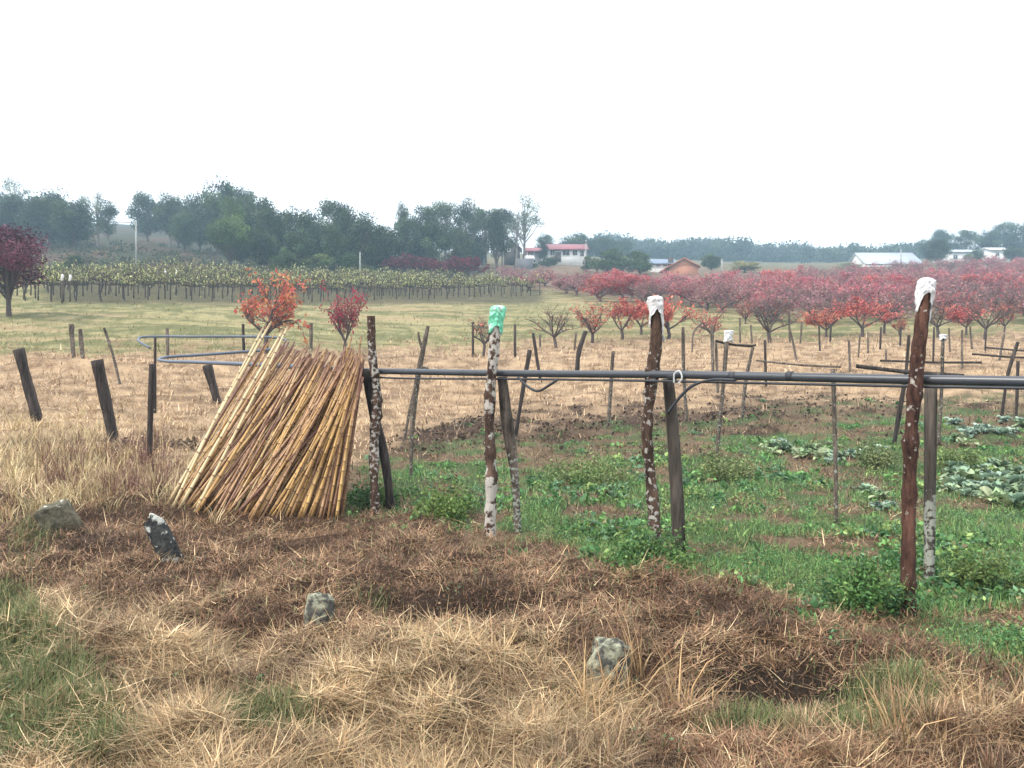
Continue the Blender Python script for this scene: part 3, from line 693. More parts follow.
STK = 'weathered stakes in the field'
S = [
 ('short_post', 'leftmost thick dark post leaning left in the straw field', 'post', [(39, 419), (18, 349)], 8, 'dark', None),
 ('short_post', 'thick dark leaning post in the long blond grass', 'post', [(115, 441), (97, 360)], [8.5, 9.5], 'dark', None),
 ('short_post', 'brown post of the pair on the straw mound, the thicker one', 'post', [(74, 366), (71, 324)], 5, 'stake', None),
 ('short_post', 'thinner brown post of the pair on the straw mound', 'post', [(84, 367), (80, 329)], 4, 'stake', None),
 ('stake', 'thin stick leaning left in the straw right of the post pair', 'stake', [(121, 386), (112, 352), (104, 328)], 2.6, 'stake', None),
 ('short_post', 'upright dark green-grey post left of the bamboo pile', 'post', [(149, 459), (151, 400), (152, 364)], 5, 'dark', None),
 ('stake', 'dark stake holding up the bent end of the pipe', 'stake', [(155, 412), (155, 337)], 3, 'dark', None),
 ('stake', 'short grey stake behind the far bend of the pipe', 'stake', [(168, 358), (167, 328)], 3.2, 'stake', None),
 ('short_post', 'dark post leaning left just behind the bamboo pile', 'post', [(219, 402), (207, 365)], [7, 8], 'dark', None),
 ('stake', 'small dark stake under the pipe left of the red-leaved tree', 'stake', [(244, 352), (243, 324)], 3, 'dark', None),
 ('stake', 'grey stake between the two small red trees behind the bamboo', 'stake', [(311, 349), (311, 323)], 3.6, 'stake', None),
 ('forked_stake', 'forked pale stake with two prongs between the bamboo and the green-bagged post', 'stake', [(411, 479), (412, 430), (419, 370), (424, 345), (428, 326)], [3, 5, 6.5, 6, 3], 'stake', None),
 ('stake', 'thin lichen stick crossing behind the forked stake', 'stake', [(403, 443), (412, 400), (421, 366)], 3, 'stake', None),
 ('stake', 'dark stake leaning right behind the split brown post', 'stake', [(515, 436), (523, 390), (530, 350)], [4, 4.5], 'dark', None),
 ('stake', 'upright dark stake just right of the green bag', 'stake', [(515, 357), (515, 324)], 2.8, 'dark', None),
 ('stake', 'thin dark stake leaning left right of the green bag', 'stake', [(541, 382), (533, 333)], 3, 'dark', None),
 ('stake', 'dark stake in front of the bare bush left of the green bag', 'stake', [(473, 354), (473, 322)], 2.6, 'dark', None),
 ('dead_trunk', 'dark crooked dead trunk leaning in the straw left of the pale lichen stake', 'tree trunk', [(577, 374), (579, 352), (586, 331)], [6, 5.5, 4], 'dark', None),
 ('stake', 'pale lichen stake standing alone between the green-bagged and the crooked post', 'stake', [(608, 428), (611, 385), (613, 351)], [4, 3.6], 'stake', None),
 ('stake', 'thin grey stick right of the crooked middle post', 'stake', [(687, 421), (684, 375), (683, 327)], 3.2, 'stake', None),
 ('stake', 'crooked thin stick with a bent tip near the middle red bush', 'stake', [(692, 351), (695, 330), (703, 322)], 1.8, 'stake', None),
 ('stake', 'upright stake in front of the sparse red tree, nearer one', 'stake', [(713, 371), (712, 325)], 3.2, 'stake', None),
 ('stake', 'pale upright stake beside the white-wrapped stake', 'stake', [(718, 393), (716, 342)], 2.8, 'stake', None),
 ('stake', 'long leaning stake wrapped in white plastic at its tip', 'stake', [(715, 463), (722, 400), (727, 342)], [4, 4.4], 'stake', None),
 ('stake', 'mossy stake with a dark knob on top right of the white-wrapped stake', 'stake', [(742, 419), (746, 380), (753, 347)], [3.6, 3.4], 'stake', None),
 ('stake', 'dark upright stake behind the pipe near the open-crowned bare tree', 'stake', [(766, 386), (765, 340)], 2.6, 'dark', None),
 ('stake', 'thin stick leaning in the straw right of the open-crowned bare tree', 'stake', [(797, 361), (792, 338), (789, 327)], 2.2, 'stake', None),
 ('stake', 'pale straight stake in front of the pipe in the cabbage plot', 'stake', [(836, 522), (835, 440), (833, 369)], [4.2, 4.6], 'stake', None),
 ('stake', 'short thin stake in the straw right of the pale plot stake', 'stake', [(850, 374), (849, 340)], 2.2, 'stake', None),
 ('stake', 'dark leaning stake just left of the thickest post', 'stake', [(893, 446), (899, 415), (905, 380), (909, 335)], [4, 4.6, 4, 2.6], 'dark', None),
 ('stake', 'slim stake with a white wrapped tip right of the thickest post', 'stake', [(938, 446), (941, 400), (943, 338)], [3.4, 3], 'stake', None),
 ('stake', 'dark leaning stake of the right-hand pair by the frame edge', 'stake', [(1001, 416), (1009, 370), (1018, 342)], 3.2, 'dark', None),
 ('stake', 'upright dark stake of the right-hand pair by the frame edge', 'stake', [(1016, 421), (1018, 361)], 3, 'dark', None),
 ('stake', 'thin brown stake crossing the far rails on the right', 'stake', [(999, 361), (1004, 334)], 2.4, 'stake', None),
 ('stake', 'thin upright stick in the straw left of the far rails', 'stake', [(962, 367), (962, 330)], 2.2, 'stake', None),
]
lich_by = {'stake': [0.44, 0.42, 0.38], 'dark': [0.36, 0.3, 0.3]}
STN = {}
for nm, lb, ct, pp, wd, mk, dp in S:
    o, d, P = post(nm, lb, ct, pp, wd, mk, d=dp, lich=lich_by.get(mk), rings=14, sides=7, wob=0.06, square=(nm == 'short_post' and mk == 'dark'), group=STK)
    STN[lb] = (o, d, P)
# second prong of the forked stake, the knob, and small stakes further off
def limb(parent, name, d, pxs, wpx, mk):
    m = MB(); m.tube(smooth_path([at(p[0], d, p[1]) for p in pxs], 8), np.array(wpx) / 2 / F * d if np.ndim(wpx) == 0 else np.interp(np.linspace(0, 1, 8), np.linspace(0, 1, len(wpx)), wpx) / 2 / F * d, 6, (0.4, 0, 0))
    o = m.build(name, M[mk], parent, smooth=True); o.location = -parent.location
    return o
fk = [k for k in STN if k.startswith('forked')][0]
limb(STN[fk][0], 'prong', STN[fk][1], [(423, 350), (420, 342), (418, 332)], [3.5, 2], 'stake')
limb(STN[fk][0], 'side_branch', STN[fk][1], [(419, 368), (427, 368), (431, 374)], [3, 2], 'stake')
kk = [k for k in STN if 'dark knob' in k][0]
limb(STN[kk][0], 'knob', STN[kk][1], [(752, 346), (756, 345)], [2.5, 2.5], 'dark')
for i, (px, py, h, ln) in enumerate([(655, 345, 26, 1), (790, 342, 30, -1), (800, 344, 22, 2), (820, 351, 26, -1), (858, 358, 24, 2), (868, 352, 20, 0), (880, 349, 22, 1), (886, 362, 12, 0), (925, 352, 26, 0),
                                     (933, 363, 36, 1), (950, 352, 24, -1), (972, 348, 22, -2), (985, 352, 20, 1), (740, 344, 26, 0), (752, 345, 20, -1), (830, 344, 20, 1), (540, 348, 14, 0), (574, 352, 20, 2), (900, 346, 20, 1), (915, 350, 22, 0)]):
    post('stake', 'thin grey stake among the distant stakes below the red orchard', 'stake', [(px, py), (px + ln, py - h)], 2.0, 'stake' if i % 3 else 'dark', rings=8, sides=6, group='thin stakes below the orchard')

# rails lying across the stakes on the right
def rail(label, a, b, da, db, wpx, mk):
    pa = at(a[0], da, a[1]); pb = at(b[0], db, b[1]); m = MB()
    P = smooth_path([pa, (pa + pb) / 2 + Vector((0, 0, -0.02)), pb], 14)
    m.tube(P, wpx / 2 / F * (da + db) / 2, 7, (0.38, 0, 0), True, 0.05)
    o = m.build('wooden_rail', M[mk], None, pa, smooth=True)
    return tag(o, label, 'rail', 'rails fixed across the stakes')
dA = STN[[k for k in STN if k.startswith('dark leaning stake just left')][0]][1]
rail('thick dark rail slanting behind the thickest post', (856, 366), (964, 376), dA + .2, dA - .4, 4.2, 'dark')
rail('thin straight rail higher up behind the thickest post', (880, 360.5), (982, 362.5), 20, 19, 2.4, 'dark')
rail('upper of the two long thin rails at the right edge', (986, 347.5), (1050, 352), 26, 24, 2.0, 'dark')
rail('lower of the two long thin rails at the right edge', (972, 354), (1050, 358.5), 22, 21, 2.2, 'dark')
rail('pale weathered rail left of the pale plot stake', (757, 360.5), (840, 367), 17, 13.6, 2.0, 'stake')
rail('short dark crossbar nailed behind the white-wrapped stake', (716, 341), (752, 346), STN[[k for k in STN if k.startswith('long leaning')][0]][1] + .08, 13, 2.6, 'dark')

# ------------------------------------------------------------------ irrigation pipe
def pd(px):      # depth of the pipe's line of posts at a column
    u = (px - 512) / F
    k_ = (-1.5 - u * 8.72) / (u + 1.13)
    return 8.72 + k_
main = [(1300, 386), (1150, 384.5), (1024, 381.5), (909, 379.5), (790, 377), (668, 374.5), (580, 374), (490, 373), (400, 371.5), (365, 371), (300, 367)]
pts = [at(px, pd(px) + 0.02, py) for px, py in main]
m = MB(); m.tube(smooth_path(pts, 90), 0.033, 10)
pipe = empty('irrigation_pipe', at(668, pd(668)))
o = m.build('straight_pipe', M['pipe'], pipe, smooth=True); o.location = -pipe.location
loop = [(300, 367, 10.0), (240, 364, 11.2), (190, 362, 12.2), (164, 361, 12.8), (158.5, 359.5, 13.1), (164, 357.5, 13.4), (200, 355, 13.7), (240, 352, 13.9), (272, 349, 14.1), (286, 345, 14.3), (288, 342, 14.5), (283, 339, 14.6), (265, 337, 14.6), (240, 336.6, 14.6), (200, 336.6, 14.55), (155, 336.6, 14.5), (142, 337, 14.4), (138, 339, 14.2), (140, 342, 14.0), (150, 348, 13.8)]
pts = [at(a, d, b) for a, b, d in loop]
rr = np.interp(np.linspace(0, 1, 120), [0, 0.3, 1], [0.032, 0.027, 0.02])
m = MB(); m.tube(smooth_path(pts, 120), rr, 8)
o = m.build('bent_pipe', M['pipeblue'], pipe, smooth=True); o.location = -pipe.location
m = MB(); m.tube(smooth_path([at(px, pd(px) - 0.012, py + 6.2 + 0.6 * math.sin(px * 0.05)) for px, py in main[:-1]], 90), 0.011, 6)
o = m.build('drip_hose', M['hose'], pipe, smooth=True); o.location = -pipe.location
for c in (733, 790, 672):
    m = MB(); m.tube([at(c - 3, pd(c - 3) + .02, 376.2), at(c + 3, pd(c + 3) + .02, 376.3)], 0.037, 10)
    o = m.build('pipe_tie', M['hose'], pipe, smooth=True); o.location = -pipe.location
tag(pipe, 'long black irrigation pipe resting on the posts with its end bent back behind the bamboo', 'pipe')
def hose(name, label, pxs, r, mk='hose', dd=0.0):
    pts = [at(a, pd(a) + dd, b) for a, b in pxs]; m = MB()
    m.tube(smooth_path(pts, 30), r, 6); o = m.build(name, M[mk], None, pts[0], smooth=True); return tag(o, label, 'hose')
hose('hanging_hose', 'short thin hose sagging under the pipe right of the green-bagged post', [(518, 377), (527, 386), (538, 391), (548, 386), (557, 380)], 0.012, dd=-0.03)
hose('hanging_hose', 'thin hose looping from the pipe down to the broad square post', [(735, 380), (710, 380), (692, 386), (680, 397), (668, 413)], 0.012, dd=-0.06)
hose('twine', 'pale twine tied around the pipe above the broad square post', [(674, 383), (675, 373), (679, 371), (682, 378), (678, 384)], 0.007, 'tape', -0.045)

# ------------------------------------------------------------------ plastic bags on the posts
def bag(label, P, r0, top, drop_side, drop_front, mk, seed, name='plastic_bag', mat2=None):
    """a bag pulled over a post top: P post axis (last = tip)"""
    rg = np.random.default_rng(seed); tip = np.array(P[-1]); m = MB(); S_ = 56; rows = 34
    th = np.linspace(0, 2 * np.pi, S_, endpoint=False); ph = rg.uniform(0, 40, 4)
    hem = drop_front + (drop_side - drop_front) * np.abs(np.cos(th)) ** 3 * (1 + 0.3 * np.cos(th)) + 0.25 * drop_front * perlin(th * 1.9 + ph[0], th * 0 + ph[1])
    V = []
    for i in range(rows):
        t = i / (rows - 1)
        if t < 0.25: rr = r0 * math.sin(t / 0.25 * math.pi / 2); z = np.full(S_, top * math.cos(t / 0.25 * math.pi / 2))
        else:
            s = (t - 0.25) / 0.75; rr = r0 * (1.0 + 0.08 * math.sin(s * 5 + ph[2])); z = -s * hem
        zz = z / r0
        cr_ = np.abs(perlin(np.cos(th) * 1.6 + ph[0], np.sin(th) * 1.6 + zz * 0.8 + ph[1])) + 0.6 * np.abs(perlin(np.cos(th) * 3.5 + zz + ph[3], np.sin(th) * 3.5 + zz * 1.2))
        fold = 0.86 + 0.55 * cr_ * min(1, t * 4 + 0.15)
        zc = tip[2] + z + 0.1 * r0 * cr_
        ax = np.interp(zc, np.array(P)[:, 2], np.array(P)[:, 0]); ay = np.interp(zc, np.array(P)[:, 2], np.array(P)[:, 1])
        V.append(np.stack([ax + rr * fold * np.cos(th), ay + rr * fold * np.sin(th), zc], 1))
    V = np.concatenate(V); i = np.arange(rows - 1)[:, None] * S_; j = np.arange(S_)[None]; jn = (j + 1) % S_
    m.add(V, np.stack([i + j, i + S_ + j, i + S_ + jn, i + jn], -1).reshape(-1, 4))
    o = m.build(name, M[mk], None, Vector(tip), smooth=True)
    so = o.modifiers.new('thickness', 'SOLIDIFY'); so.thickness = 0.002; so.offset = 1
    return tag(o, label, 'plastic bag')
bag('largest white plastic bag draped over the thickest reddish post', p4, 0.043, 0.03, 0.235, 0.07, 'bagw', 1)
bag('white plastic bag pulled over the crooked middle post', p3, 0.052, 0.02, 0.29, 0.10, 'bagw', 2)
def greenbag():
    rg = np.random.default_rng(8)
    m, n, out = mat('green_white_bag')
    tc = nd(n, 'ShaderNodeTexCoord').outputs['Object']
    nz = nd(n, 'ShaderNodeTexNoise', {'Vector': tc, 'Scale': 9.0, 'Detail': 3.0}).outputs[0]
    c = mixc(n, math_(n, 'MULTIPLY', math_(n, 'SUBTRACT', nz, 0.53), 9.0, True), (0.22, 0.72, 0.46), (0.74, 0.86, 0.8))
    d = nd(n, 'ShaderNodeBsdfPrincipled', {'Base Color': c, 'Roughness': 0.4, 'Normal': nd(n, 'ShaderNodeBump', {'Height': nz, 'Strength': 0.6, 'Distance': 0.02}).outputs[0]})
    n.links.new(d.outputs[0], out.inputs[0]); M['bagg'] = m
greenbag()
bag('green and white plastic bag over the lichen-blotched post', p2, 0.060, 0.02, 0.25, 0.20, 'bagg', 3)
P_ = STN[[k for k in STN if k.startswith('long leaning')][0]][2]
bag('small white plastic wrap on the long leaning stake', P_ + np.array([0.03, 0, 0.17]), 0.055, 0.01, 0.17, 0.15, 'bagw', 4)
P_ = STN[[k for k in STN if k.startswith('slim stake')][0]][2]
bag('tiny white plastic scrap on the slim stake right of the thickest post', P_ + np.array([0.0, 0, 0.05]), 0.045, 0.01, 0.10, 0.06, 'bagw', 5)

# ------------------------------------------------------------------ bamboo pile
def cane_mesh(seed):
    rg = np.random.default_rng(seed); zs = [0]; cs = [0.2]; rs = [1.0]; z = 0
    while z < 1:
        st = rg.uniform(0.07, 0.13); z2 = min(z + st, 1.0)
        if z2 < 0.985:
            for dz, cc, r in ((-0.006, 0, 1.0), (-0.002, 1, 1.14), (0.002, 1, 1.16), (0.006, 0, 1.0)):
                zs.append(z2 + dz); cs.append(cc); rs.append(r)
        z = z2
    zs.append(1.0); cs.append(0.9); rs.append(1.0)
    zs = np.array(zs); rs = np.array(rs) * (1 - 0.28 * zs)
    a, b = rg.uniform(0, 6, 2); k_ = rg.uniform(0.004, 0.012)
    P = np.stack([k_ * np.sin(zs * 3 + a) * 1.6, k_ * np.sin(zs * 4 + b) * 1.6, zs * 2.0], 1)
    m = MB(); m.tube(P, rs * 0.0165, 8, np.stack([np.array(cs), sm(0.80, 0.93, zs), 0 * zs], 1))
    return m
canes = []
def cane(bx, by, db, tx, ty, dt, thick, label, group, k_, mk='bamboo'):
    B = at(bx, db); B.z -= 0.03; T = at(tx, dt, ty); L = (T - B).length
    if mk != 'bamboo': o = cane_mesh(50 + k_).build('bamboo_cane', M[mk], None, None, True)
    elif len(canes) < 9:
        o = cane_mesh(len(canes)).build('bamboo_cane', M['bamboo'], None, None, True); canes.append(o)
    else:
        o = canes[k_ % 9].copy(); COL.objects.link(o)
    o.location = B; o.rotation_mode = 'QUATERNION'
    q = (T - B).to_track_quat('Z', 'Y'); from mathutils import Quaternion
    o.rotation_quaternion = q @ Quaternion((0, 0, 1), rnd.uniform(0, 6.28))
    o.scale = (thick, thick, L / 2.0)
    tag(o, label, 'bamboo cane'); 
    if group: o['group'] = group
    elif 'group' in o: del o['group']
    return o
s_n = [0, .12, .3, .5, .7, 1]; t_n = [272, 290, 315, 338, 352, 360]; y_n = [332, 344, 352, 356, 352, 350]
PILE = 'bamboo canes stacked in a leaning pile'
k_ = 0
for layer in range(5):
    N = (44, 52, 52, 44, 34)[layer]
    for i in range(N):
        s = (i + rnd.uniform(0, 1)) / N
        bx = 166 + s * 176 + (layer - 1) * 1.5
        s2 = min(1, max(0, s + rnd.gauss(0, 0.06)))
        db = 8.36 + layer * 0.11 + 0.45 * (1 - min(1, s / 0.35)) ** 1.5 + rnd.uniform(0, 0.05)
        tx = np.interp(s2, s_n, t_n) + rnd.gauss(0, 7); tx = min(tx, 362)
        ty = np.interp(s2, s_n, y_n) + rnd.gauss(0, 7) + 6 + (3 - layer) * 4
        if layer == 0 and 0.15 < s < 0.9 and rnd.random() < 0.35: ty += rnd.uniform(8, 32); 
        dt = pd(tx) - 0.42 + layer * 0.10 + rnd.uniform(0, 0.05)
        cane(bx, 0, db, tx, ty, dt, rnd.choice((0.65, 0.8, 0.95, 1.1)) * rnd.uniform(0.9, 1.1), 'tan and brown bamboo cane in the leaning pile', PILE, k_); k_ += 1
for (bx, db, tx, ty, th, lb) in [(165, 8.75, 272, 322, 1.15, 'pale yellow bamboo cane at the far left edge of the pile'), (172, 8.6, 263, 327, 1.0, 'long pale bamboo cane second from the left edge of the pile'),
                                 (180, 8.55, 281, 331, 1.15, 'pale bamboo cane whose tip sticks up beside the left edge cane'), (194, 8.5, 287, 326, 1.05, 'pale bamboo cane with the rightmost of the high tips')]:
    cane(bx, 0, db, tx, ty, pd(tx) - 0.5, th, lb, None, k_, 'bamboopale'); k_ += 1
cane(336, 0, 8.32, 357, 392, 8.5, 0.95, 'orange bamboo cane standing steepest at the right end of the pile', None, 3)
cane(250, 0, 8.3, 327, 372, 8.85, 1.0, 'shorter pale cane lying over the front of the pile', None, 4)

# ------------------------------------------------------------------ stones
def stone(label, px, py, wpx, hpx, mk, tilt, lich, seed, pw=0.5, flat=False, depth=0.8, shear=0.0):
    d = float(depth_at(px, py)); rg = np.random.default_rng(seed)
    g = np.linspace(-1, 1, 15); m = MB()
    for ax in range(3):
        for sg in (-1, 1):
            a, b = np.meshgrid(g, g); P = np.zeros((15, 15, 3)); P[..., ax] = sg; P[..., (ax + 1) % 3] = a; P[..., (ax + 2) % 3] = b * sg
            V = P.reshape(-1, 3); nrm = V / np.linalg.norm(V, axis=1)[:, None]
            V = V * (1 - pw) + nrm * 1.25 * pw
            i = np.arange(14)[:, None] * 15; j = np.arange(14)[None]
            m.add(V, np.stack([i + j, i + j + 1, i + 16 + j, i + 15 + j], -1).reshape(-1, 4))
    V = np.concatenate(m.v)
    o1, o2 = rg.uniform(0, 50, 2)
    dsp = 0.16 * perlin(V[:, 0] * 1.3 + o1, V[:, 1] * 1.3 + V[:, 2] * 1.7 + o2) + 0.06 * perlin(V[:, 0] * 4 + o2, V[:, 2] * 4 + V[:, 1] * 3 + o1)
    V = V * (1 + dsp)[:, None]
    V[:, 0] += shear * V[:, 2]
    sx = wpx / 2 / F * d * 0.9; sz = hpx / 2 / F * d * 1.25
    V = V * np.array([sx, sx * depth, sz]) * 0.86
    V = V @ np.array(Matrix.Rotation(tilt, 3, 'Y')).T @ np.array(Matrix.Rotation(0.3, 3, 'Z')).T
    lv = np.interp(V[:, 2], [-sz, 0, sz], lich)
    m.v = [V + np.array([0, 0, sz * 0.5])]; m.c = [lv[:, None] * np.ones((1, 3))]
    o = m.build('stone', M[mk], smooth=True); o.location = at(px, d); return tag(o, label, 'stone')
stone('olive grey boulder with a flat top at the left edge', 60, 541, 40, 34, 'olive', -0.35, [0.2, 0.26, 0.43], 2, 0.35, shear=-0.15)
stone('dark upright stone with white lichen on its tilted tip', 165, 570, 24, 52, 'slate', -0.42, [0.47, 0.38, 0.54], 5, 0.5, depth=0.7)
stone('small stone covered in pale lichen in the dry grass', 319, 635, 33, 42, 'stone', 0.1, [0.40, 0.50, 0.58], 9, 0.55)
stone('lichen-covered stone half wrapped in straw near the bottom', 607, 690, 46, 50, 'stone', 0.3, [0.42, 0.52, 0.60], 12, 0.5)

# ------------------------------------------------------------------ leafy plants in the plot
def cabbage(seed, cols, nl=17, up=1.15):
    def make():
        rg = np.random.default_rng(seed); m = MB()
        for i in range(nl):
            az = i * 2.4 + rg.normal(0, 0.2); L = rg.uniform(0.6, 1.1) * (0.55 + 0.45 * i / nl); el = up * (1 - 0.55 * i / nl) + rg.normal(0, .18); wd = L * rg.uniform(0.42, 0.62)
            nu, nv = 6, 5; u, v = np.meshgrid(np.linspace(0, 1, nu), np.linspace(-1, 1, nv), indexing='ij')
            prof = np.sin(np.clip(u * 0.93 + 0.07, 0, 1) * np.pi) ** 0.6
            r = u * L * math.cos(el); z = u * L * math.sin(el) - 0.35 * L * u ** 2.2 + 0.18 * wd * np.abs(v) * prof + rg.normal(0, 0.05, u.shape)
            s = v * wd * 0.5 * prof + rg.normal(0, 0.015, u.shape)
            V = np.stack([r * math.cos(az) - s * math.sin(az), r * math.sin(az) + s * math.cos(az), z + 0.05], -1).reshape(-1, 3)
            a = np.arange(nu - 1)[:, None] * nv; b = np.arange(nv - 1)[None]
            c = np.array(cols[rg.integers(len(cols))]) * math.exp(rg.normal(0, 0.3))
            cc = np.tile(c, (nu * nv, 1)); cc[np.abs(v).ravel() < 0.1] *= 1.35
            m.add(V, np.stack([a + b, a + b + 1, a + nv + b + 1, a + nv + b], -1).reshape(-1, 4), None, cc)
        o = m.build('cabbage_plant', M['leafcab'], smooth=True); return tag(o, 'x', 'cabbage')
    return Kind(make)
M['leafcab'] = leaf_mat('cabbage_leaves', 0.2, 0.3, 0.02)
CB = [cabbage(1, [(0.25, 0.34, 0.2), (0.33, 0.41, 0.25), (0.19, 0.28, 0.19)]), cabbage(2, [(0.34, 0.43, 0.23), (0.44, 0.5, 0.3), (0.25, 0.35, 0.19)]), cabbage(3, [(0.25, 0.35, 0.27), (0.33, 0.42, 0.34)])]
for (cx, cy, rx, ry, N, kd, lb, gp) in [
    (800, 452, 34, 12, 15, 1, 'pale green cabbage in the patch left of the thickest post', 'pale cabbages left of the thickest post'),
    (858, 462, 28, 12, 9, 2, 'bluish green cabbage between the pale plot stake and the thickest post', 'bluish cabbages by the pale stake'),
    (985, 488, 38, 20, 20, 0, 'grey green cabbage in the large patch at the right edge', 'cabbages at the right edge'),
    (990, 428, 36, 9, 12, 2, 'distant bluish cabbage in the row below the pipe at the right', 'distant bluish cabbages'),
    (955, 440, 14, 8, 5, 1, 'small pale cabbage just right of the square lichen-footed post', 'small cabbages by the square post'),
    (870, 505, 30, 10, 6, 0, 'small grey green cabbage growing low in the weeds left of the thickest post', 'small cabbages in the weeds')]:
    for i in range(N):
        px = cx + rnd.uniform(-1, 1) * rx; py = cy + rnd.uniform(-1, 1) * ry; d = float(depth_at(px, py)); s = rnd.uniform(0.2, 0.34) * (1.1 if cy < 500 else 0.75)
        CB[kd if rnd.random() < 0.75 else rnd.randrange(3)].put(at(px, d), rnd.uniform(0, 6.28), (s, s, s), lb, gp)

def bush(name, label, px, py, rpx, hpx, cols, n, leaf, seed, cat='weed bush'):
    rg = np.random.default_rng(seed); d = float(depth_at(px, py)); r = rpx / F * d; h = hpx / F * d; m = MB(); st = MB()
    ns = 26; base = at(px, d)
    for i in range(ns):
        th = rg.uniform(0, 6.28); rr = r * math.sqrt(rg.uniform(0, 1)); hh = h * (1 - 0.55 * (rr / r) ** 2) * rg.uniform(0.65, 1.1)
        tip = np.array([rr * math.cos(th) * 1.15, rr * math.sin(th) * 1.15, hh]); b0 = np.array([rr * 0.35 * math.cos(th), rr * 0.35 * math.sin(th), -0.02])
        st.tube([b0, (b0 + tip) / 2 + rg.normal(0, 0.02, 3), tip], [0.006, 0.005, 0.002], 4, (0.10, 0.14, 0.05))
        k = n // ns; t = rg.uniform(0.12, 1, k)[:, None]
        P = b0 * (1 - t) + tip * t + rg.normal(0, r * 0.16, (k, 3)); P[:, 2] = np.maximum(P[:, 2], 0.0)
        c = np.array(cols[rg.integers(len(cols))])[None] * np.exp(rg.normal(0, 0.25, k))[:, None]
        leaves(m, P, rg.uniform(0.6, 1.3, k) * leaf, c, 0.3, 0.55, rg)
    root = empty(name, base); m.build('foliage', M['grass'], root); st.build('stems', M['grass'], root)
    return tag(root, label, cat)
WG = [(0.07, 0.16, 0.05), (0.11, 0.22, 0.06), (0.055, 0.125, 0.05), (0.16, 0.25, 0.075)]
bush('weed_bush', 'dense dark green weed bush left of the foot of the thickest post', 866, 612, 36, 58, WG, 5200, 0.03, 1)
bush('weed_bush', 'green weed bush around the foot of the crooked middle post', 655, 580, 44, 40, WG, 4200, 0.033, 2)
bush('weed_bush', 'pale yellow-green weed bush right of the foot of the square lichen-footed post', 985, 590, 34, 42, [(0.13, 0.2, 0.05), (0.09, 0.16, 0.05), (0.17, 0.22, 0.07)], 3000, 0.032, 3)
bush('weed_bush', 'tall green weeds behind the foot of the lichen post by the bamboo', 372, 505, 30, 26, WG, 2600, 0.035, 4)
bush('weed_bush', 'leafy weeds left of the lichen-blotched post', 445, 520, 36, 30, [(0.12, 0.2, 0.05), (0.08, 0.15, 0.04), (0.16, 0.22, 0.06)], 3000, 0.036, 5)
bush('weed_bush', 'olive weed clump at the foot of the white-wrapped leaning stake', 728, 478, 30, 26, [(0.17, 0.21, 0.08), (0.12, 0.17, 0.06), (0.24, 0.25, 0.11)], 2600, 0.04, 6)
bush('weed_bush', 'yellowish weed clump in the plot between the middle post and the split post', 590, 482, 44, 24, [(0.2, 0.26, 0.09), (0.15, 0.22, 0.07), (0.26, 0.28, 0.13)], 3000, 0.04, 7)
bush('weed_bush', 'round olive weed clump just left of the thickest post', 878, 470, 22, 34, [(0.17, 0.22, 0.09), (0.13, 0.19, 0.07), (0.23, 0.25, 0.11)], 2200, 0.04, 8)
bush('weed_bush', 'pale round weed clump right of the square lichen-footed post', 958, 468, 22, 22, [(0.22, 0.28, 0.1), (0.16, 0.23, 0.08)], 1800, 0.04, 9)

